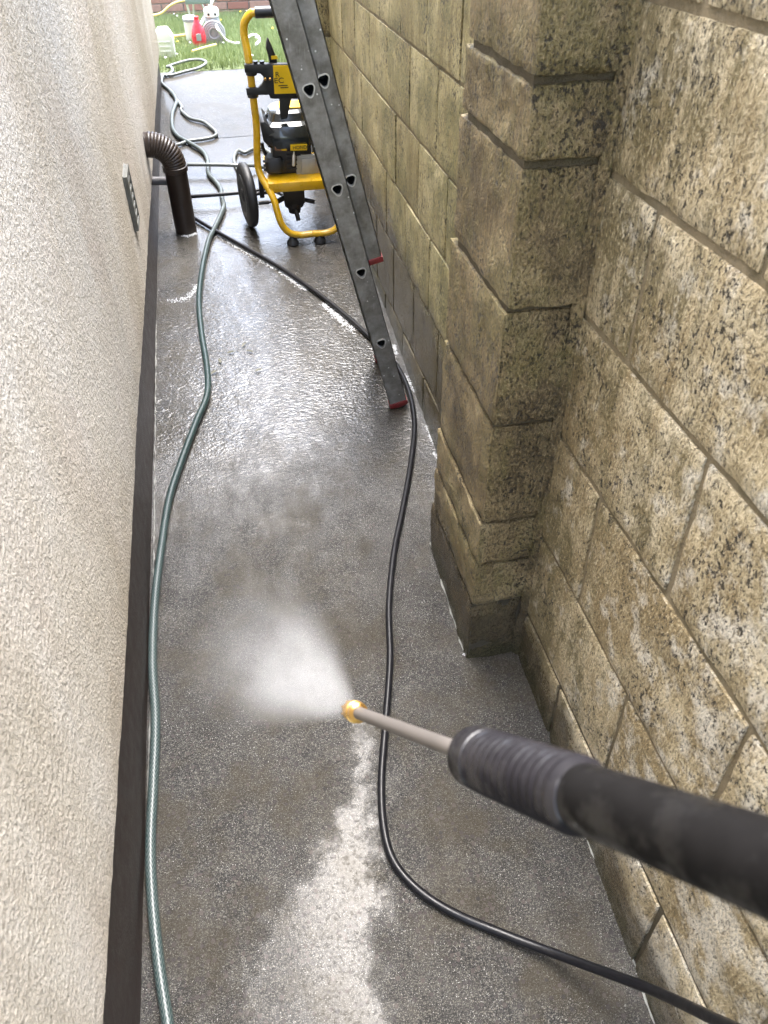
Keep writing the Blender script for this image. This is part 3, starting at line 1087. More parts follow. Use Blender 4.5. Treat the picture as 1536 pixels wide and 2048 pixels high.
# ------------------------------------------------------------------ pressure washer
WC = 0.245
washer = thing('pressure_washer', (WC, 3.36, 0), 'yellow framed petrol pressure washer on black wheels behind the ladder', 'pressure washer')
TR = 0.0142
fp = [(640, 466, 3.19), (600, 470, 3.19), (578, 465, 3.19), (563, 448, 3.195), (555, 425, 3.205), (548, 400, 3.22), (536, 376, 3.25), (522, 352, 3.285),
      (515, 325, 3.30), (513, 255, 3.30), (507, 200, 3.30), (500, 140, 3.30), (494, 100, 3.31), (488, 68, 3.32), (489, 45, 3.32), (500, 28, 3.32)]
side = [on_y(*q) for q in fp]
low = np.array([0.315, 3.19, side[0][2]])
topz = on_y(508, 25, 3.32)[2]
left = [low] + side[1:] + [np.array([0.165, 3.32, topz])]
mir = lambda q: np.array([2 * (WC + 0.07 * max(0.0, min(1.0, (0.30 - q[2]) / 0.22))) - q[0], q[1], q[2]])
full = left + [np.array([WC, 3.32, topz])] + [mir(q) for q in reversed(left[1:])] + [low + np.array([0.0005, 0, 0])]
MB().tube(smooth_path(full, 0.012), TR, 16, caps=False).build('frame_tube', M['yellow'], washer, smooth=60)
MB().lathe((0.162, 3.32, topz), (1, 0, 0), [(0, TR + 0.001), (0.002, TR + 0.005), (2 * (WC - 0.162) - 0.002, TR + 0.005), (2 * (WC - 0.162), TR + 0.001)], 18).build('handle_grip', M['black'], washer)
for xx in (0.228, 0.345):
    MB().lathe((xx, 3.19, -0.001), (0, 0, 1), [(0, 0.026), (0.010, 0.025), (0.022, 0.016), (low[2], 0.010)], 18).build('rubber_foot', M['rubber'], washer)
# engine plate with a folded front lip
pl = MB()
pl.box((0.150, 3.235, 0.205), (0.405, 3.243, 0.243))
pl.box((0.150, 3.243, 0.237), (0.405, 3.53, 0.243))
pl.box((0.128, 3.255, 0.215), (0.152, 3.30, 0.243))
pl.build('engine_plate', M['yellow'], washer, bevel=0.0015)
# wheels and axle
WA = math.radians(9)
wax = np.array([math.cos(WA), math.sin(WA), 0])
wl = np.array([0.063, 3.40, 0.132])
for k, c in enumerate((wl, wl + wax * 0.40)):
    w = MB().lathe(c - wax * 0.021, wax, [(0.0, 0.090), (0.001, 0.098), (0.000, 0.112), (0.004, 0.125), (0.010, 0.131), (0.021, 0.133), (0.032, 0.131), (0.038, 0.125), (0.042, 0.112), (0.041, 0.098), (0.042, 0.09)], 48).build('wheel', M['rubber'], washer)
    for sgn in (-1, 1):
        MB().lathe(c + wax * sgn * 0.0165, wax * sgn, [(0, 0.088), (0.006, 0.086), (0.0065, 0.070), (0.002, 0.066), (0.002, 0.030), (0.008, 0.026), (0.012, 0.012)], 32).build('hub', M['black'], w)
MB().tube([wl, wl + wax * 0.40], 0.008, 12).build('axle', M['iron'], washer)
MB().box((0.115, 3.385, 0.12), (0.135, 3.42, 0.215)).build('axle_bracket', M['iron'], washer, bevel=0.002)
MB().lathe((0.105, 3.36, 0.112), (1, 0, 0), [(0, 0.009), (0.045, 0.009), (0.046, 0.006), (0.055, 0.006)], 8).build('axle_bolt', M['iron'], washer)


def plate(px, y, depth, name, mat, parent, bevel=0.002):
    return MB().prism([on_y(u, v, y) for u, v in px], (0, depth, 0)).build(name, mat, parent, smooth=30, bevel=bevel)


br = plate([(489, 130), (515, 128), (547, 128), (600, 128), (600, 198), (547, 198), (541, 197), (538, 190), (494, 191), (492, 177), (516, 176), (524, 170), (528, 162), (527, 154), (521, 148), (506, 146), (490, 146)],
           3.275, 0.022, 'panel_bracket', M['black'], washer)
for (u, v) in ((511, 127), (524, 127)):
    c = on_y(u, v, 3.285)
    MB().lathe((c[0], c[1], c[2] - 0.008), (0, 0, 1), [(0, 0.007), (0.010, 0.007), (0.012, 0.010), (0.017, 0.010)], 12).build('knob', M['black'], br)
for (u, v) in ((502, 138), (505, 183)):
    c = on_y(u, v, 3.30)
    MB().lathe((c[0], c[1], c[2] - 0.019), (0, 0, 1), [(0, TR + 0.002), (0, TR + 0.007), (0.038, TR + 0.007), (0.038, TR + 0.002)], 20, caps=False).build('tube_clamp', M['black'], br)
for (u, v) in ((530, 158), (540, 158)):
    c = on_y(u, v, 3.274)
    MB().lathe(c, (0, -1, 0), [(0, 0.006), (0.004, 0.005), (0.006, 0.003)], 10).build('brass_screw', M['brass'], br)
lab = plate([(546, 132), (606, 131), (610, 186), (549, 188)], 3.2715, 0.003, 'yellow_label', M['label_yellow'], br, bevel=0)


def text(body, name, size, at, rot, mat, parent, extr=0.0006, sx=1.0):
    cu = bpy.data.curves.new(name, 'FONT')
    cu.body = body
    cu.size = size
    cu.extrude = extr
    ob = bpy.data.objects.new(name, cu)
    me = bpy.data.meshes.new_from_object(ob)
    bpy.data.objects.remove(ob)
    me.materials.append(mat)
    o = bpy.data.objects.new(name, me)
    COL.objects.link(o)
    o.parent = parent
    b = parent['_o']
    o.location = (at[0] - b[0], at[1] - b[1], at[2] - b[2])
    o.rotation_euler = rot
    o.scale = (sx, 1, 1)
    return o


RX = (math.radians(90), 0, 0)
text('R', 'lettering', 0.024, on_y(550.5, 153.5, 3.2705), RX, M['ink'], br, sx=1.15)
text('EC', 'lettering', 0.026, on_y(548, 166.5, 3.2705), RX, M['ink'], br, sx=1.25)
for k, (u0, v0, u1) in enumerate(((557, 172.5, 575), (561, 176.5, 577))):
    a, b = on_y(u0, v0, 3.2705), on_y(u1, v0, 3.2705)
    MB().box((a[0], 3.2700, a[2]), (b[0], 3.2714, a[2] + 0.003)).build('small_print', M['ink'], br, smooth=0)
# trigger gun parked in the holder
gun = MB()
gun.prism([on_y(u, v, 3.30) for u, v in ((535, 77), (538, 80), (545, 96), (552, 113), (556, 129), (540, 129), (536, 110), (532, 98), (533, 86))], (0, 0.026, 0))
go = gun.build('gun_holster', M['black'], washer, bevel=0.004)
plate([(542, 112), (554, 111), (556, 118), (543, 119)], 3.2985, 0.002, 'yellow_label', M['label_yellow'], go, bevel=0)
plate([(559, 196), (583, 196), (575, 236), (561, 236)], 3.31, 0.025, 'panel_post', M['rubber'], washer)

# engine: lofted fan shroud over a cast block
def loft(sections, n=28, exp=3.0):
    mb = MB()
    vs = []
    for (z, cx, cy, hx, hy) in sections:
        for k in range(n):
            a = 2 * math.pi * k / n
            ca, sa = math.cos(a), math.sin(a)
            r = (abs(ca) ** exp + abs(sa) ** exp) ** (-1 / exp)
            vs.append((cx + hx * r * ca, cy + hy * r * sa, z))
    m = len(sections)
    fs = [(i * n + k, i * n + (k + 1) % n, (i + 1) * n + (k + 1) % n, (i + 1) * n + k) for i in range(m - 1) for k in range(n)]
    fs += [tuple(range(n - 1, -1, -1)), tuple((m - 1) * n + k for k in range(n))]
    return mb.add(vs, fs)


EX, EY = 0.258, 3.40
sh = loft([(0.352, EX, EY, 0.090, 0.100), (0.356, EX, EY, 0.098, 0.108), (0.385, EX, EY, 0.103, 0.112), (0.408, EX - 0.004, EY, 0.108, 0.110), (0.436, EX - 0.004, EY + 0.004, 0.104, 0.098),
           (0.446, EX + 0.004, EY + 0.008, 0.086, 0.080), (0.474, EX + 0.008, EY + 0.01, 0.078, 0.070), (0.482, EX + 0.01, EY + 0.01, 0.064, 0.058)], exp=4.0)
sho = sh.build('fan_shroud', M['black_gloss'], washer, smooth=28)
MB().box((EX - 0.03, EY - 0.03, 0.481), (EX + 0.09, EY + 0.05, 0.487)).build('top_label', M['label_yellow'], sho, bevel=0.001)
c = on_y(587, 257, EY - 0.067)
MB().lathe((c[0], EY - 0.058, c[2]), (0, -1, 0), [(0, 0.010), (0.004, 0.010), (0.005, 0.0105), (0.005, 0.0085), (0.001, 0.008)], 16).build('filler_port', M['dark_hole'], sho)
# deep angled cowl on the left, as the dark panel below the recoil housing
cw = MB().prism([on_y(u, v, 3.30) for u, v in ((521, 246), (528, 243), (547, 262), (572, 283), (574, 303), (552, 303), (549, 294), (535, 290), (527, 283), (524, 268))], (0, 0.16, 0))
cw.build('side_cowl', M['black'], sho, bevel=0.003)
hp = [on_y(u, v, 3.40) for u, v in ((530, 236), (536, 229), (545, 226), (555, 229), (561, 236))]
ho = MB().tube(smooth_path(hp, 0.004), [0.0065] * len(smooth_path(hp, 0.004)), 10).build('recoil_handle', M['black'], washer)
c = on_y(547, 229, 3.40)
MB().tube([c, (c[0] + 0.004, c[1], c[2] - 0.02)], 0.004, 8).build('starter_cord', M['grey_plastic'], ho)
arm = [on_y(u, v, 3.36) for u, v in ((524, 285), (526, 296), (533, 312), (539, 322))]
MB().tube(smooth_path(arm, 0.006), 0.007, 8).build('control_arm', M['black'], washer)
blk = MB()
blk.box((EX - 0.075, EY - 0.08, 0.244), (EX + 0.085, EY + 0.08, 0.355))
for k in range(5):
    blk.box((EX - 0.02, EY - 0.088, 0.262 + k * 0.018), (EX + 0.04, EY - 0.079, 0.268 + k * 0.018))
blk.build('engine_block', M['iron'], washer, bevel=0.004)
mf = loft([(0.252, 0.185, 3.335, 0.030, 0.030), (0.262, 0.185, 3.33, 0.037, 0.037), (0.305, 0.185, 3.33, 0.038, 0.038), (0.318, 0.187, 3.332, 0.030, 0.030)], exp=4)
mfo = mf.build('muffler', M['rubber'], washer, smooth=40)
for z in (0.268, 0.285, 0.302):
    MB().lathe((0.15, 3.32, z), (-1, 0, 0), [(0, 0.006), (0.008, 0.006), (0.010, 0.003)], 10).build('bolt', M['iron'], mfo)
MB().box((0.198, 3.304, 0.258), (0.228, 3.33, 0.308)).build('exhaust_box', M['rubber'], washer, bevel=0.003)
rk = [on_y(u, v, 3.312) for u, v in ((593, 314), (598, 310), (640, 309), (642, 356), (597, 358), (593, 352))]
rko = MB().prism(rk, (0, 0.02, 0)).build('rocker_cover', M['engine_grey'], washer, bevel=0.004)
MB().prism([on_y(u, v, 3.306) for u, v in ((602, 320), (606, 317), (632, 317), (632, 346), (620, 351), (602, 350))], (0, 0.008, 0)).build('raised_panel', M['engine_grey'], rko, bevel=0.004)
c = on_y(597, 353, 3.31)
MB().lathe(c, (0, -1, 0), [(0, 0.006), (0.006, 0.006), (0.008, 0.003)], 6).build('bolt', M['alu_rim'], rko)
sp0, sp1 = on_y(588, 302, 3.295), on_y(587, 332, 3.295)
MB().lathe(sp1, sp0 - sp1, [(0, 0.0045), (0.002, 0.0068), (0.042, 0.0068), (0.046, 0.004), (0.058, 0.003)], 12).build('spark_plug_cap', M['alu_rim'], washer)
ps = plate([(581, 290), (614, 289), (614, 300.5), (581, 301.5)], 3.283, 0.006, 'maker_label', M['label_yellow'], washer, bevel=0)
text('HONDA', 'lettering', 0.019, on_y(585.5, 299, 3.2822), RX, M['ink'], washer, sx=1.0)
plate([(549.5, 291), (574, 292), (574.5, 302.5), (550, 301)], 3.297, 0.004, 'warning_label', plain('brown_warning_label', (0.25, 0.12, 0.06), 0.5, var=0.4, scale=150), washer, bevel=0)
plate([(563, 292.5), (573, 293), (573.5, 301.5), (563, 301)], 3.2955, 0.002, 'warning_label', M['label_yellow'], washer, bevel=0)
# pump below the plate
pm = MB()
pm.box((0.215, 3.33, 0.105), (0.305, 3.42, 0.205))
po = pm.build('pump_body', M['iron'], washer, bevel=0.006)
MB().lathe((0.26, 3.375, 0.105), (0, 0, -1), [(0, 0.042), (0.02, 0.042), (0.025, 0.030), (0.05, 0.026), (0.056, 0.012)], 20).build('pump_head', M['iron'], po)
MB().tube([(0.225, 3.35, 0.135), (0.165, 3.32, 0.120)], 0.011, 10).build('inlet_pipe', M['iron'], po)
MB().tube([(0.295, 3.35, 0.118), (0.345, 3.33, 0.112)], 0.009, 10).build('outlet_pipe', M['iron'], po)
MB().tube([(0.262, 3.34, 0.08), (0.270, 3.325, 0.036)], 0.010, 10).build('outlet_pipe', M['iron'], po)

# ------------------------------------------------------------------ lance in the foreground
def at_depth(u, v, d):
    return CAM + RC @ (np.array([(u - W_PX / 2) / F_PX, (v - H_PX / 2) / F_PX, 1.0]) * d)


LQ0 = at_depth(704, 1421, 0.80)         # nozzle
LQ1 = at_depth(1560, 1742, 0.285)       # near the hand, out of frame
ldir = LQ1 - LQ0
LL = np.linalg.norm(ldir)
ldir = ldir / LL


def along(u):
    """distance from the nozzle at which the axis crosses image column u"""
    lo_, hi_ = 0.0, LL * 1.3
    for _ in range(50):
        m_ = (lo_ + hi_) / 2
        q = RC.T @ (LQ0 + ldir * m_ - CAM)
        if W_PX / 2 + F_PX * q[0] / q[2] < u:
            lo_ = m_
        else:
            hi_ = m_
    return lo_


lance = thing('spray_lance', LQ0, 'black pressure washer lance with ribbed grip and brass nozzle in the foreground', 'spray lance')
nz = MB().lathe(LQ0 - ldir * 0.008, ldir, [(0, 0.005), (0.001, 0.0085), (0.008, 0.0088), (0.009, 0.0105), (0.014, 0.0108), (0.0145, 0.0090), (0.017, 0.0090), (0.0175, 0.0112), (0.0215, 0.0112), (0.0225, 0.0090), (0.026, 0.0085), (0.027, 0.0102), (0.031, 0.0102), (0.033, 0.0070)], 28).build('nozzle', M['brass'], lance, smooth=30)
for k in range(8):
    a = k * math.pi / 4
    ref = np.cross(ldir, (0, 0, 1))
    ref /= np.linalg.norm(ref)
    r2 = np.cross(ldir, ref)
    q = LQ0 + (ref * math.cos(a) + r2 * math.sin(a)) * 0.0088
    MB().lathe(q - ldir * 0.007, ldir, [(0, 0.0016), (0.007, 0.0016)], 6).build('nozzle_rib', M['brass'], nz)
d_grip, d_rib, d_sleeve = along(945), along(975), along(1165)
MB().tube([LQ0 + ldir * t for t in (0.02, d_grip * 0.5, d_grip + 0.02)], 0.0062, 20).build('lance_tube', M['steel'], lance)
prof = [(0, 0.012), (0.001, 0.0175), (0.004, 0.0205), (d_rib - d_grip, 0.0208)]
NRIB = 13
span = d_sleeve - d_rib
for k in range(NRIB):
    b0 = d_rib - d_grip + span * k / NRIB
    w = span / NRIB
    prof += [(b0 + w * 0.12, 0.0190), (b0 + w * 0.30, 0.0205), (b0 + w * 0.55, 0.0211), (b0 + w * 0.8, 0.0205), (b0 + w * 0.98, 0.0190)]
prof += [(d_sleeve - d_grip + 0.001, 0.0185), (d_sleeve - d_grip + 0.002, 0.0178)]
MB().lathe(LQ0 + ldir * d_grip, ldir, prof, 36).build('ribbed_grip', M['grip'], lance, smooth=60)
d_end = LL * 1.22
MB().lathe(LQ0 + ldir * d_sleeve, ldir, [(0, 0.0172), (0.01, 0.0176), (d_end - d_sleeve, 0.0185)], 36).build('sleeve', M['barrel'], lance, smooth=60)

# ------------------------------------------------------------------ spray from the nozzle
def mat_spray(axis_o, axis_d, length):
    m = bpy.data.materials.new('water_spray')
    m.use_nodes = True
    nt = m.node_tree
    for nd in list(nt.nodes):
        if nd.type == 'BSDF_PRINCIPLED':
            nt.nodes.remove(nd)
    N = NT.__new__(NT)
    N.m, N.t = m, nt
    N.out = nt.nodes['Material Output']
    p = N.pos()
    rel = N.n('ShaderNodeVectorMath', {0: p, 1: tuple(axis_o)}, operation='SUBTRACT').outputs[0]
    d = N.n('ShaderNodeVectorMath', {0: rel, 1: tuple(axis_d)}, operation='DOT_PRODUCT').outputs['Value']
    r = N.n('ShaderNodeVectorMath', {0: rel, 1: tuple(axis_d)}, operation='CROSS_PRODUCT').outputs[0]
    rl = N.n('ShaderNodeVectorMath', {0: r}, operation='LENGTH').outputs['Value']
    ang = N.math('DIVIDE', rl, N.math('ADD', d, 0.02))
    nz_ = N.noise(p, 17, 4, 0.62)
    ang = N.math('ADD', ang, N.math('MULTIPLY', N.math('SUBTRACT', nz_, 0.5), 0.22))
    core = N.math('MULTIPLY', N.map(ang, 0.58, 0.16, 0, 1, True), N.map(d, 0.27, 0.05, 0, 1, True))
    fall = N.math('POWER', 2.718, N.math('MULTIPLY', d, -7.0))
    dens = N.math('MULTIPLY', N.math('MULTIPLY', core, fall), N.map(nz_, 0.34, 0.62, 0.35, 1.5))
    dens = N.math('MULTIPLY', dens, 14.0)
    pv_ = N.n('ShaderNodeVolumePrincipled', {'Color': (0.98, 0.985, 1.0), 'Density': dens, 'Anisotropy': 0.1})
    nt.links.new(pv_.outputs[0], N.out.inputs['Volume'])
    return m


SP_T = at_depth(462, 1262, 0.99)
sp_d = SP_T - LQ0
SPL = np.linalg.norm(sp_d)
sp_d = sp_d / SPL
spm = MB().lathe(LQ0 - ldir * 0.009, sp_d, [(0, 0.010), (0.05, 0.055), (0.15, 0.13), (0.25, 0.20), (0.35, 0.26)], 28)
spm.v = [(max(x, -0.31), y, max(z, 0.012)) for x, y, z in spm.v]
spo = spm.build('water_spray', mat_spray(LQ0, sp_d, SPL), None)
tag(spo, 'white fan of fine water spray bursting from the brass nozzle', 'water spray', None, 'stuff')

# ------------------------------------------------------------------ lawn things
# grass blades
nb = 70000
gx = rng.uniform(-1.3, 1.6, nb)
gy = LAWN_Y + (9.38 - LAWN_Y) * rng.uniform(0, 1, nb) ** 0.85
gz = -LAWN_SLOPE * (gy - LAWN_Y) - 0.013
hh = rng.uniform(0.02, 0.06, nb)
ang = rng.uniform(0, 2 * np.pi, nb)
lean = rng.uniform(0, 0.6, nb)
la = rng.uniform(0, 2 * np.pi, nb)
w = rng.uniform(0.0018, 0.004, nb)
v = np.zeros((nb, 3, 3))
v[:, 0] = np.stack([gx - w * np.cos(ang), gy - w * np.sin(ang), gz], 1)
v[:, 1] = np.stack([gx + w * np.cos(ang), gy + w * np.sin(ang), gz], 1)
v[:, 2] = np.stack([gx + hh * lean * np.cos(la), gy + hh * lean * np.sin(la), gz + hh], 1)
me = bpy.data.meshes.new('grass')
me.from_pydata(v.reshape(-1, 3).tolist(), [], np.arange(nb * 3).reshape(-1, 3).tolist())
me.materials.append(M['grass'])
go_ = bpy.data.objects.new('grass', me)
COL.objects.link(go_)
tag(go_, 'short bright green grass of the little lawn', 'grass', None, 'stuff')

# daisies and dandelions
fl_w, fl_y = MB(), MB()
for k in range(45):
    x, y = random.uniform(-0.9, 1.0), random.uniform(5.75, 9.2)
    mb = fl_w if random.random() < 0.6 else fl_y
    z = lawn_z(y) + random.uniform(0.03, 0.055)
    mb.lathe((x, y, z), (random.uniform(-.4, .4), random.uniform(-.6, .2), 1), [(0, 0.003), (0.003, 0.009), (0.006, 0.006)], 6)
tag(fl_w.build('flowers', M['foam'], None), 'tiny white daisies scattered over the lawn', 'flowers', None, 'stuff')
tag(fl_y.build('flowers', plain('yellow_flower', (0.8, 0.6, 0.03), 0.6), None), 'tiny yellow flowers scattered over the lawn', 'flowers', None, 'stuff')


def lawn_pt(u, v):
    return on_lawn(u, v)


# white jerrycan by the house corner
q = lawn_pt(334, 116)
jc = thing('jerrycan', q, 'white plastic jerrycan standing on the grass by the house corner', 'jerrycan')
s_ = q[1] / F_PX * 1.03
JW_, JH_ = 15 * s_, 41 * s_
body = MB().prism([(q[0] - JW_, q[1], q[2]), (q[0] + JW_, q[1], q[2]), (q[0] + JW_, q[1], q[2] + JH_ * 0.72), (q[0] + JW_ * 0.55, q[1], q[2] + JH_), (q[0] - JW_ * 0.5, q[1], q[2] + JH_), (q[0] - JW_, q[1], q[2] + JH_ * 0.8)], (0, 0.11, 0))
jb = body.build('body', M['white_plastic'], jc, bevel=0.008)
for k in range(3):
    MB().box((q[0] - JW_ * 0.6, q[1] - 0.004, q[2] + JH_ * (0.2 + k * 0.17)), (q[0] + JW_ * 0.6, q[1] + 0.01, q[2] + JH_ * (0.27 + k * 0.17))).build('rib', M['white_plastic'], jb, bevel=0.002)
MB().lathe((q[0] - JW_ * 0.1, q[1] + 0.04, q[2] + JH_ - 0.004), (0, 0, 1), [(0, 0.016), (0.014, 0.016), (0.016, 0.013)], 14).build('cap', M['white_plastic'], jc)

# white canister
q = lawn_pt(385, 83)
s_ = q[1] / F_PX * 1.03
ca = thing('canister', q, 'white canister with grey rim standing beside the red jug', 'canister')
MB().lathe(q, (0, 0, 1), [(0, 9 * s_), (4 * s_, 9.5 * s_), (30 * s_, 10 * s_)], 20).build('body', M['white_plastic'], ca)
MB().lathe(q + np.array([0, 0, 30 * s_]), (0, 0, 1), [(0, 10 * s_), (0.2 * s_, 11 * s_), (4 * s_, 11 * s_), (4.3 * s_, 10 * s_)], 20).build('rim', M['grey_plastic'], ca)
MB().lathe(q + np.array([0, 0, 34.2 * s_]), (0, 0, 1), [(0, 10.5 * s_), (2.5 * s_, 10 * s_), (3 * s_, 8 * s_)], 20).build('lid', M['white_plastic'], ca)

# red jug
q = lawn_pt(400, 91)
s_ = q[1] / F_PX * 1.03
rj = thing('jug', q, 'bright red plastic jug on the lawn at the foot of the metal pole', 'jug')
MB().lathe(q, (0, 0.05, 1), [(0, 9 * s_), (2 * s_, 11 * s_), (14 * s_, 12 * s_), (24 * s_, 9.5 * s_), (32 * s_, 6 * s_), (38 * s_, 3.6 * s_)], 20).build('body', M['red_jug'], rj)
MB().lathe(q + np.array([0, 2 * s_, 38 * s_]), (0, 0, 1), [(0, 3.8 * s_), (4 * s_, 3.8 * s_)], 14).build('cap', M['red_jug'], rj)
MB().box((q[0] - 4 * s_, q[1] - 12.5 * s_, q[2] + 10 * s_), (q[0] + 4 * s_, q[1] - 11 * s_, q[2] + 20 * s_)).build('paper_label', M['grey_plastic'], rj)

# folding metal stand
q = lawn_pt(395, 62)
st_ = thing('metal_stand', q, 'folding metal stand with tubular legs and grey tray behind the red jug', 'stand')
yT = q[1]
ax_ = lambda u, v, dy=0.0: on_y(u, v, yT + dy)
MB().tube([on_y(397, 58, yT - 0.12), ax_(412, 28), ax_(428, -6, 0.1)], 0.016, 10).build('leg', M['alu_rim'], st_)
MB().tube([ax_(371, -3), ax_(378, 25), ax_(385, 56)], 0.010, 8).build('leg', M['alu_rim'], st_)
MB().tube([ax_(386, -3, 0.2), ax_(387, 20, 0.2), ax_(388, 45, 0.2)], 0.008, 8).build('leg', M['alu_rim'], st_)
MB().tube([ax_(402, 5, 0.25), ax_(410, 20, 0.25), ax_(417, 45, 0.25)], 0.009, 8).build('leg', M['alu_rim'], st_)
ta, tb = ax_(371, 5), ax_(421, 3)
MB().box((ta[0], yT - 0.05, ta[2] - 0.005), (tb[0], yT + 0.3, ta[2] + 0.045)).build('tray', plain('grey_green_tray', (0.20, 0.25, 0.23), 0.4), st_, bevel=0.006)

# hose reel / pump
q = lawn_pt(430, 84)
s_ = q[1] / F_PX * 1.03
pu = thing('wet_vacuum', q, 'grey round machine wrapped in coiled hose with white top on the lawn', 'vacuum cleaner')
MB().lathe(q, (0, 0, 1), [(0, 15 * s_), (10 * s_, 16.5 * s_), (28 * s_, 13 * s_), (38 * s_, 11 * s_)], 24).build('body', M['grey_plastic'], pu)
MB().lathe(q + np.array([0, 0, 38 * s_]), (0, 0, 1), [(0, 11 * s_), (1 * s_, 12.5 * s_), (9 * s_, 12.5 * s_), (12 * s_, 10 * s_), (13 * s_, 3 * s_), (16 * s_, 2.6 * s_)], 24).build('motor_head', M['white_plastic'], pu)
for k in range(4):
    rr = (17.5 - 3 * k) * s_
    ring = [q + np.array([rr * math.cos(a), -15 * s_ - 1.5 * s_ * k * 0.3, 17 * s_ + rr * math.sin(a)]) for a in np.linspace(0, 2 * math.pi, 28)]
    MB().tube(ring, 1.7 * s_, 8, caps=False).build('hose_coil', M['pump_grey'], pu)
for du in (-5, 6):
    MB().lathe(q + np.array([du * s_, -12 * s_, 43 * s_]), (0, -1, 0), [(0, 2 * s_), (1.5 * s_, 1.6 * s_)], 10).build('knob', M['black'], pu)
hp_ = [on_lawn(u, v, dz) for u, v, dz in ((430, 47, 0.12), (437, 60, 0.11), (445, 72, 0.05), (455, 82, 0.012), (470, 87, 0.012), (478, 86, 0.012))]
tag(MB().tube(smooth_path(hp_, 0.02), 0.010, 8).build('hose', M['white_plastic'], None), 'pale flexible hose trailing from the grey machine over the grass', 'hose')
hp_ = [on_lawn(u, v, 0.02) for u, v in ((495, 76), (502, 71), (511, 70), (518, 76), (518, 83), (512, 89))]
tag(MB().tube(smooth_path(hp_, 0.02), 0.010, 8).build('hose', M['white_plastic'], None), 'white curl of hose on the grass behind the yellow handle', 'hose')
hp_ = [on_lawn(u, v, 0.045) for u, v in ((300, 68), (316, 72), (340, 73), (372, 70))]
tag(MB().tube(smooth_path(hp_, 0.03), 0.010, 8).build('cable', M['yellow_cable'], None), 'yellow cable lying on the grass above the white jerrycan', 'cable')
hp_ = [on_lawn(u, v, 0.04) for u, v in ((384, 102), (398, 98), (415, 93), (432, 89))]
tag(MB().tube(smooth_path(hp_, 0.03), 0.007, 8).build('cable', M['yellow_cable'], None), 'short stretch of yellow cable in the grass in front of the red jug', 'cable')
yc = BY - 1.2
hp_ = [on_y(u, v, yc) for u, v in ((300, 31), (312, 30), (325, 25), (338, 13), (352, 5), (368, 1), (385, -3))]
tag(MB().tube(smooth_path(hp_, 0.03), 0.010, 8).build('cable', M['yellow_cable'], None), 'pale yellow cable rising from behind the house to the metal stand', 'cable')

# ------------------------------------------------------------------ foam, drops, leaves, weeds
def dome(mb, x, y, r, h, z=0.0):
    n = 5
    a0 = random.random() * 6
    vs = []
    for (rr, zz) in ((1.0, -0.15), (0.75, 0.65)):
        for k in range(n):
            a = a0 + 2 * math.pi * k / n
            vs.append((x + r * rr * math.cos(a), y + r * rr * math.sin(a), z + h * zz))
    vs.append((x, y, z + h))
    fs = [(k, (k + 1) % n, n + (k + 1) % n, n + k) for k in range(n)] + [(n + k, n + (k + 1) % n, 2 * n) for k in range(n)]
    mb.add(vs, fs)


def foam_line(px, width, count, rmax, name, label, z=-0.003):
    mb = MB()
    pts = smooth_path([on_z(*q) for q in px], 0.01)
    for k in range(count):
        i = random.randrange(len(pts))
        if mnoise.noise((pts[i][1] * 7, pts[i][0] * 7, 3.3)) < -0.12:
            continue
        p = pts[i]
        wv = width * (0.6 + 0.8 * max(0, mnoise.noise((p[1] * 5, 1, 1)) + 0.4))
        r = rmax * random.uniform(0.25, 1.0) ** 1.5
        dome(mb, p[0] + random.gauss(0, wv), p[1] + random.gauss(0, wv), r, r * 0.45, z)
    return tag(mb.build(name, M['foam'], None, smooth=60), label, 'foam', None, 'stuff')


def lime_line(px, w, label):
    mb = MB()
    pts = smooth_path([on_z(*q) for q in px], 0.006)
    vs = []
    for i, p in enumerate(pts):
        t = pts[min(i + 1, len(pts) - 1)] - pts[max(i - 1, 0)]
        n = np.array([-t[1], t[0], 0]) / (np.linalg.norm(t) + 1e-9)
        k = mnoise.noise((p[1] * 30, p[0] * 30, 0)) + 0.6 * mnoise.noise((p[1] * 90, 3, 0))
        ww = w * max(0.12, 0.8 + 1.3 * k)
        o_ = n * w * 0.9 * mnoise.noise((p[1] * 22, 7, 0))
        z_ = np.array([0, 0, 0.0022])
        vs += [p - n * ww + o_ - z_, p + o_ + z_, p + n * ww + o_ - z_]
    mb.add(vs, [(3 * i + j, 3 * i + j + 1, 3 * i + 4 + j, 3 * i + 3 + j) for i in range(len(pts) - 1) for j in range(2)])
    return tag(mb.build('lime_line', M['lime'], None, smooth=60), label, 'lime deposit', None, 'stuff')


foam_line([(440, 470), (500, 505), (560, 540), (630, 592), (690, 645), (720, 672)], 0.009, 2600, 0.0036, 'foam', 'white foam caught along the black hose left of the ladder')
foam_line([(788, 690), (800, 730), (825, 780), (845, 830), (866, 880), (872, 910)], 0.006, 1500, 0.0030, 'foam', 'white foam at the foot of the block wall beside the ladder')
foam_line([(355, 466), (372, 471), (390, 466)], 0.006, 400, 0.0025, 'foam', 'ring of foam round the foot of the brown pipe')
lime_line([(312, 640), (309.5, 900), (307, 1100), (304, 1250), (299, 1450), (294, 1620)], 0.0022, 'thin white line along the foot of the brown plinth')
lime_line([(860, 1085), (880, 1150), (904, 1228), (927, 1300)], 0.0024, 'thin white lime line along the foot of the near pier')
lime_line([(1176, 1680), (1222, 1800), (1260, 1900), (1309, 2048)], 0.0020, 'thin white lime line along the foot of the nearest blocks')
foam_line([(930, 1306), (965, 1300), (1000, 1298), (1030, 1296)], 0.003, 260, 0.0025, 'foam', 'white crumbs along the near foot of the pier')
foam_line([(342, 600), (365, 598), (385, 585), (395, 570)], 0.010, 420, 0.0028, 'foam', 'wisps of foam left of the green hose near the pipe')

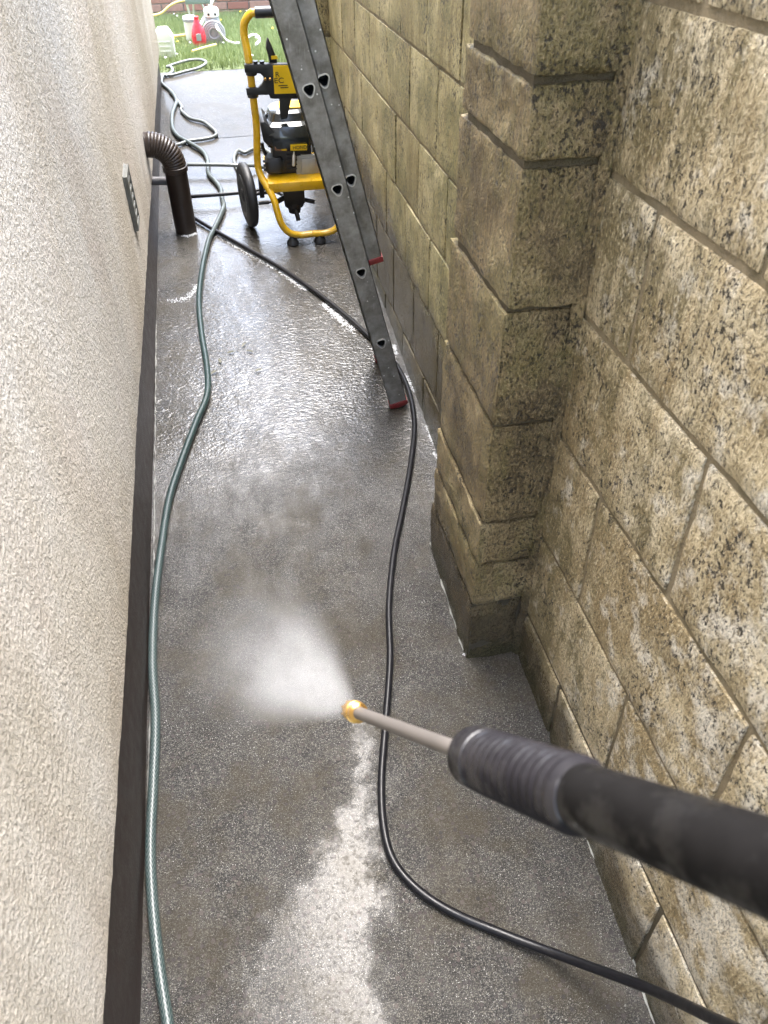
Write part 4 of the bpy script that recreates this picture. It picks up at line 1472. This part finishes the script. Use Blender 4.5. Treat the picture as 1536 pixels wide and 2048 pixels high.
# small leaves washed down the path
lf0 = MB()
lf0.add([(-0.016, 0, 0.001), (-0.006, 0.005, 0.003), (0.006, 0.0045, 0.0035), (0.017, 0, 0.001), (0.006, -0.0045, 0.003), (-0.006, -0.005, 0.002)], [(0, 1, 4, 5), (1, 2, 4), (2, 3, 4)])
spots = [((428, 745), 'on the path beside the green hose bend', 40), ((462, 705), 'upper left of the cluster of washed-down leaves', 10), ((488, 690), 'farthest of the cluster of washed-down leaves', 60),
         ((440, 722), 'nearest the green hose on the wet path', 95), ((500, 703), 'right end of the cluster of washed-down leaves', 150), ((517, 741), 'alone in the middle of the path', 20)]
first = None
for (uv, where, rot) in spots:
    p_ = on_z(*uv)
    if first is None:
        o = first = lf0.build('leaf', M['leaf'], None, smooth=0)
    else:
        o = first.copy()
        COL.objects.link(o)
    o.location = (p_[0], p_[1], 0.001)
    o.rotation_euler = (0, 0, math.radians(rot))
    tag(o, 'small brown-green leaf ' + where, 'leaf', 'small leaves washed onto the path')

# weeds
def weed(px, n, h, spread, label):
    p_ = on_z(*px)
    mb = MB()
    for k in range(n):
        a = random.uniform(0, 2 * math.pi)
        l = h * random.uniform(0.5, 1.0)
        d_ = np.array([math.cos(a), math.sin(a), 0]) * spread * random.uniform(0.3, 1)
        b0 = p_ + np.array([random.gauss(0, 0.004), random.gauss(0, 0.004), 0])
        side_ = np.array([-math.sin(a), math.cos(a), 0]) * 0.0022
        m_ = b0 + d_ * 0.5 + np.array([0, 0, l * 0.75])
        t_ = b0 + d_ + np.array([0, 0, l])
        mb.add([b0 - side_ * 0.5, b0 + side_ * 0.5, m_ + side_, m_ - side_, t_], [(0, 1, 2, 3), (3, 2, 4)])
    return tag(mb.build('weed', M['weed'], None, smooth=0), label, 'weed')


weed((1012, 1290), 16, 0.035, 0.03, 'tuft of grass growing in the corner between pier and wall')
weed((1268, 1898), 12, 0.012, 0.012, 'tiny green weed sprouting at the foot of the nearest blocks')

for o in bpy.data.objects:
    if '_o' in o:
        del o['_o']
print('tris', sum(len(o.data.loop_triangles) if o.data.loop_triangles else len(o.data.polygons) * 2 for o in bpy.data.objects if o.type == 'MESH'))
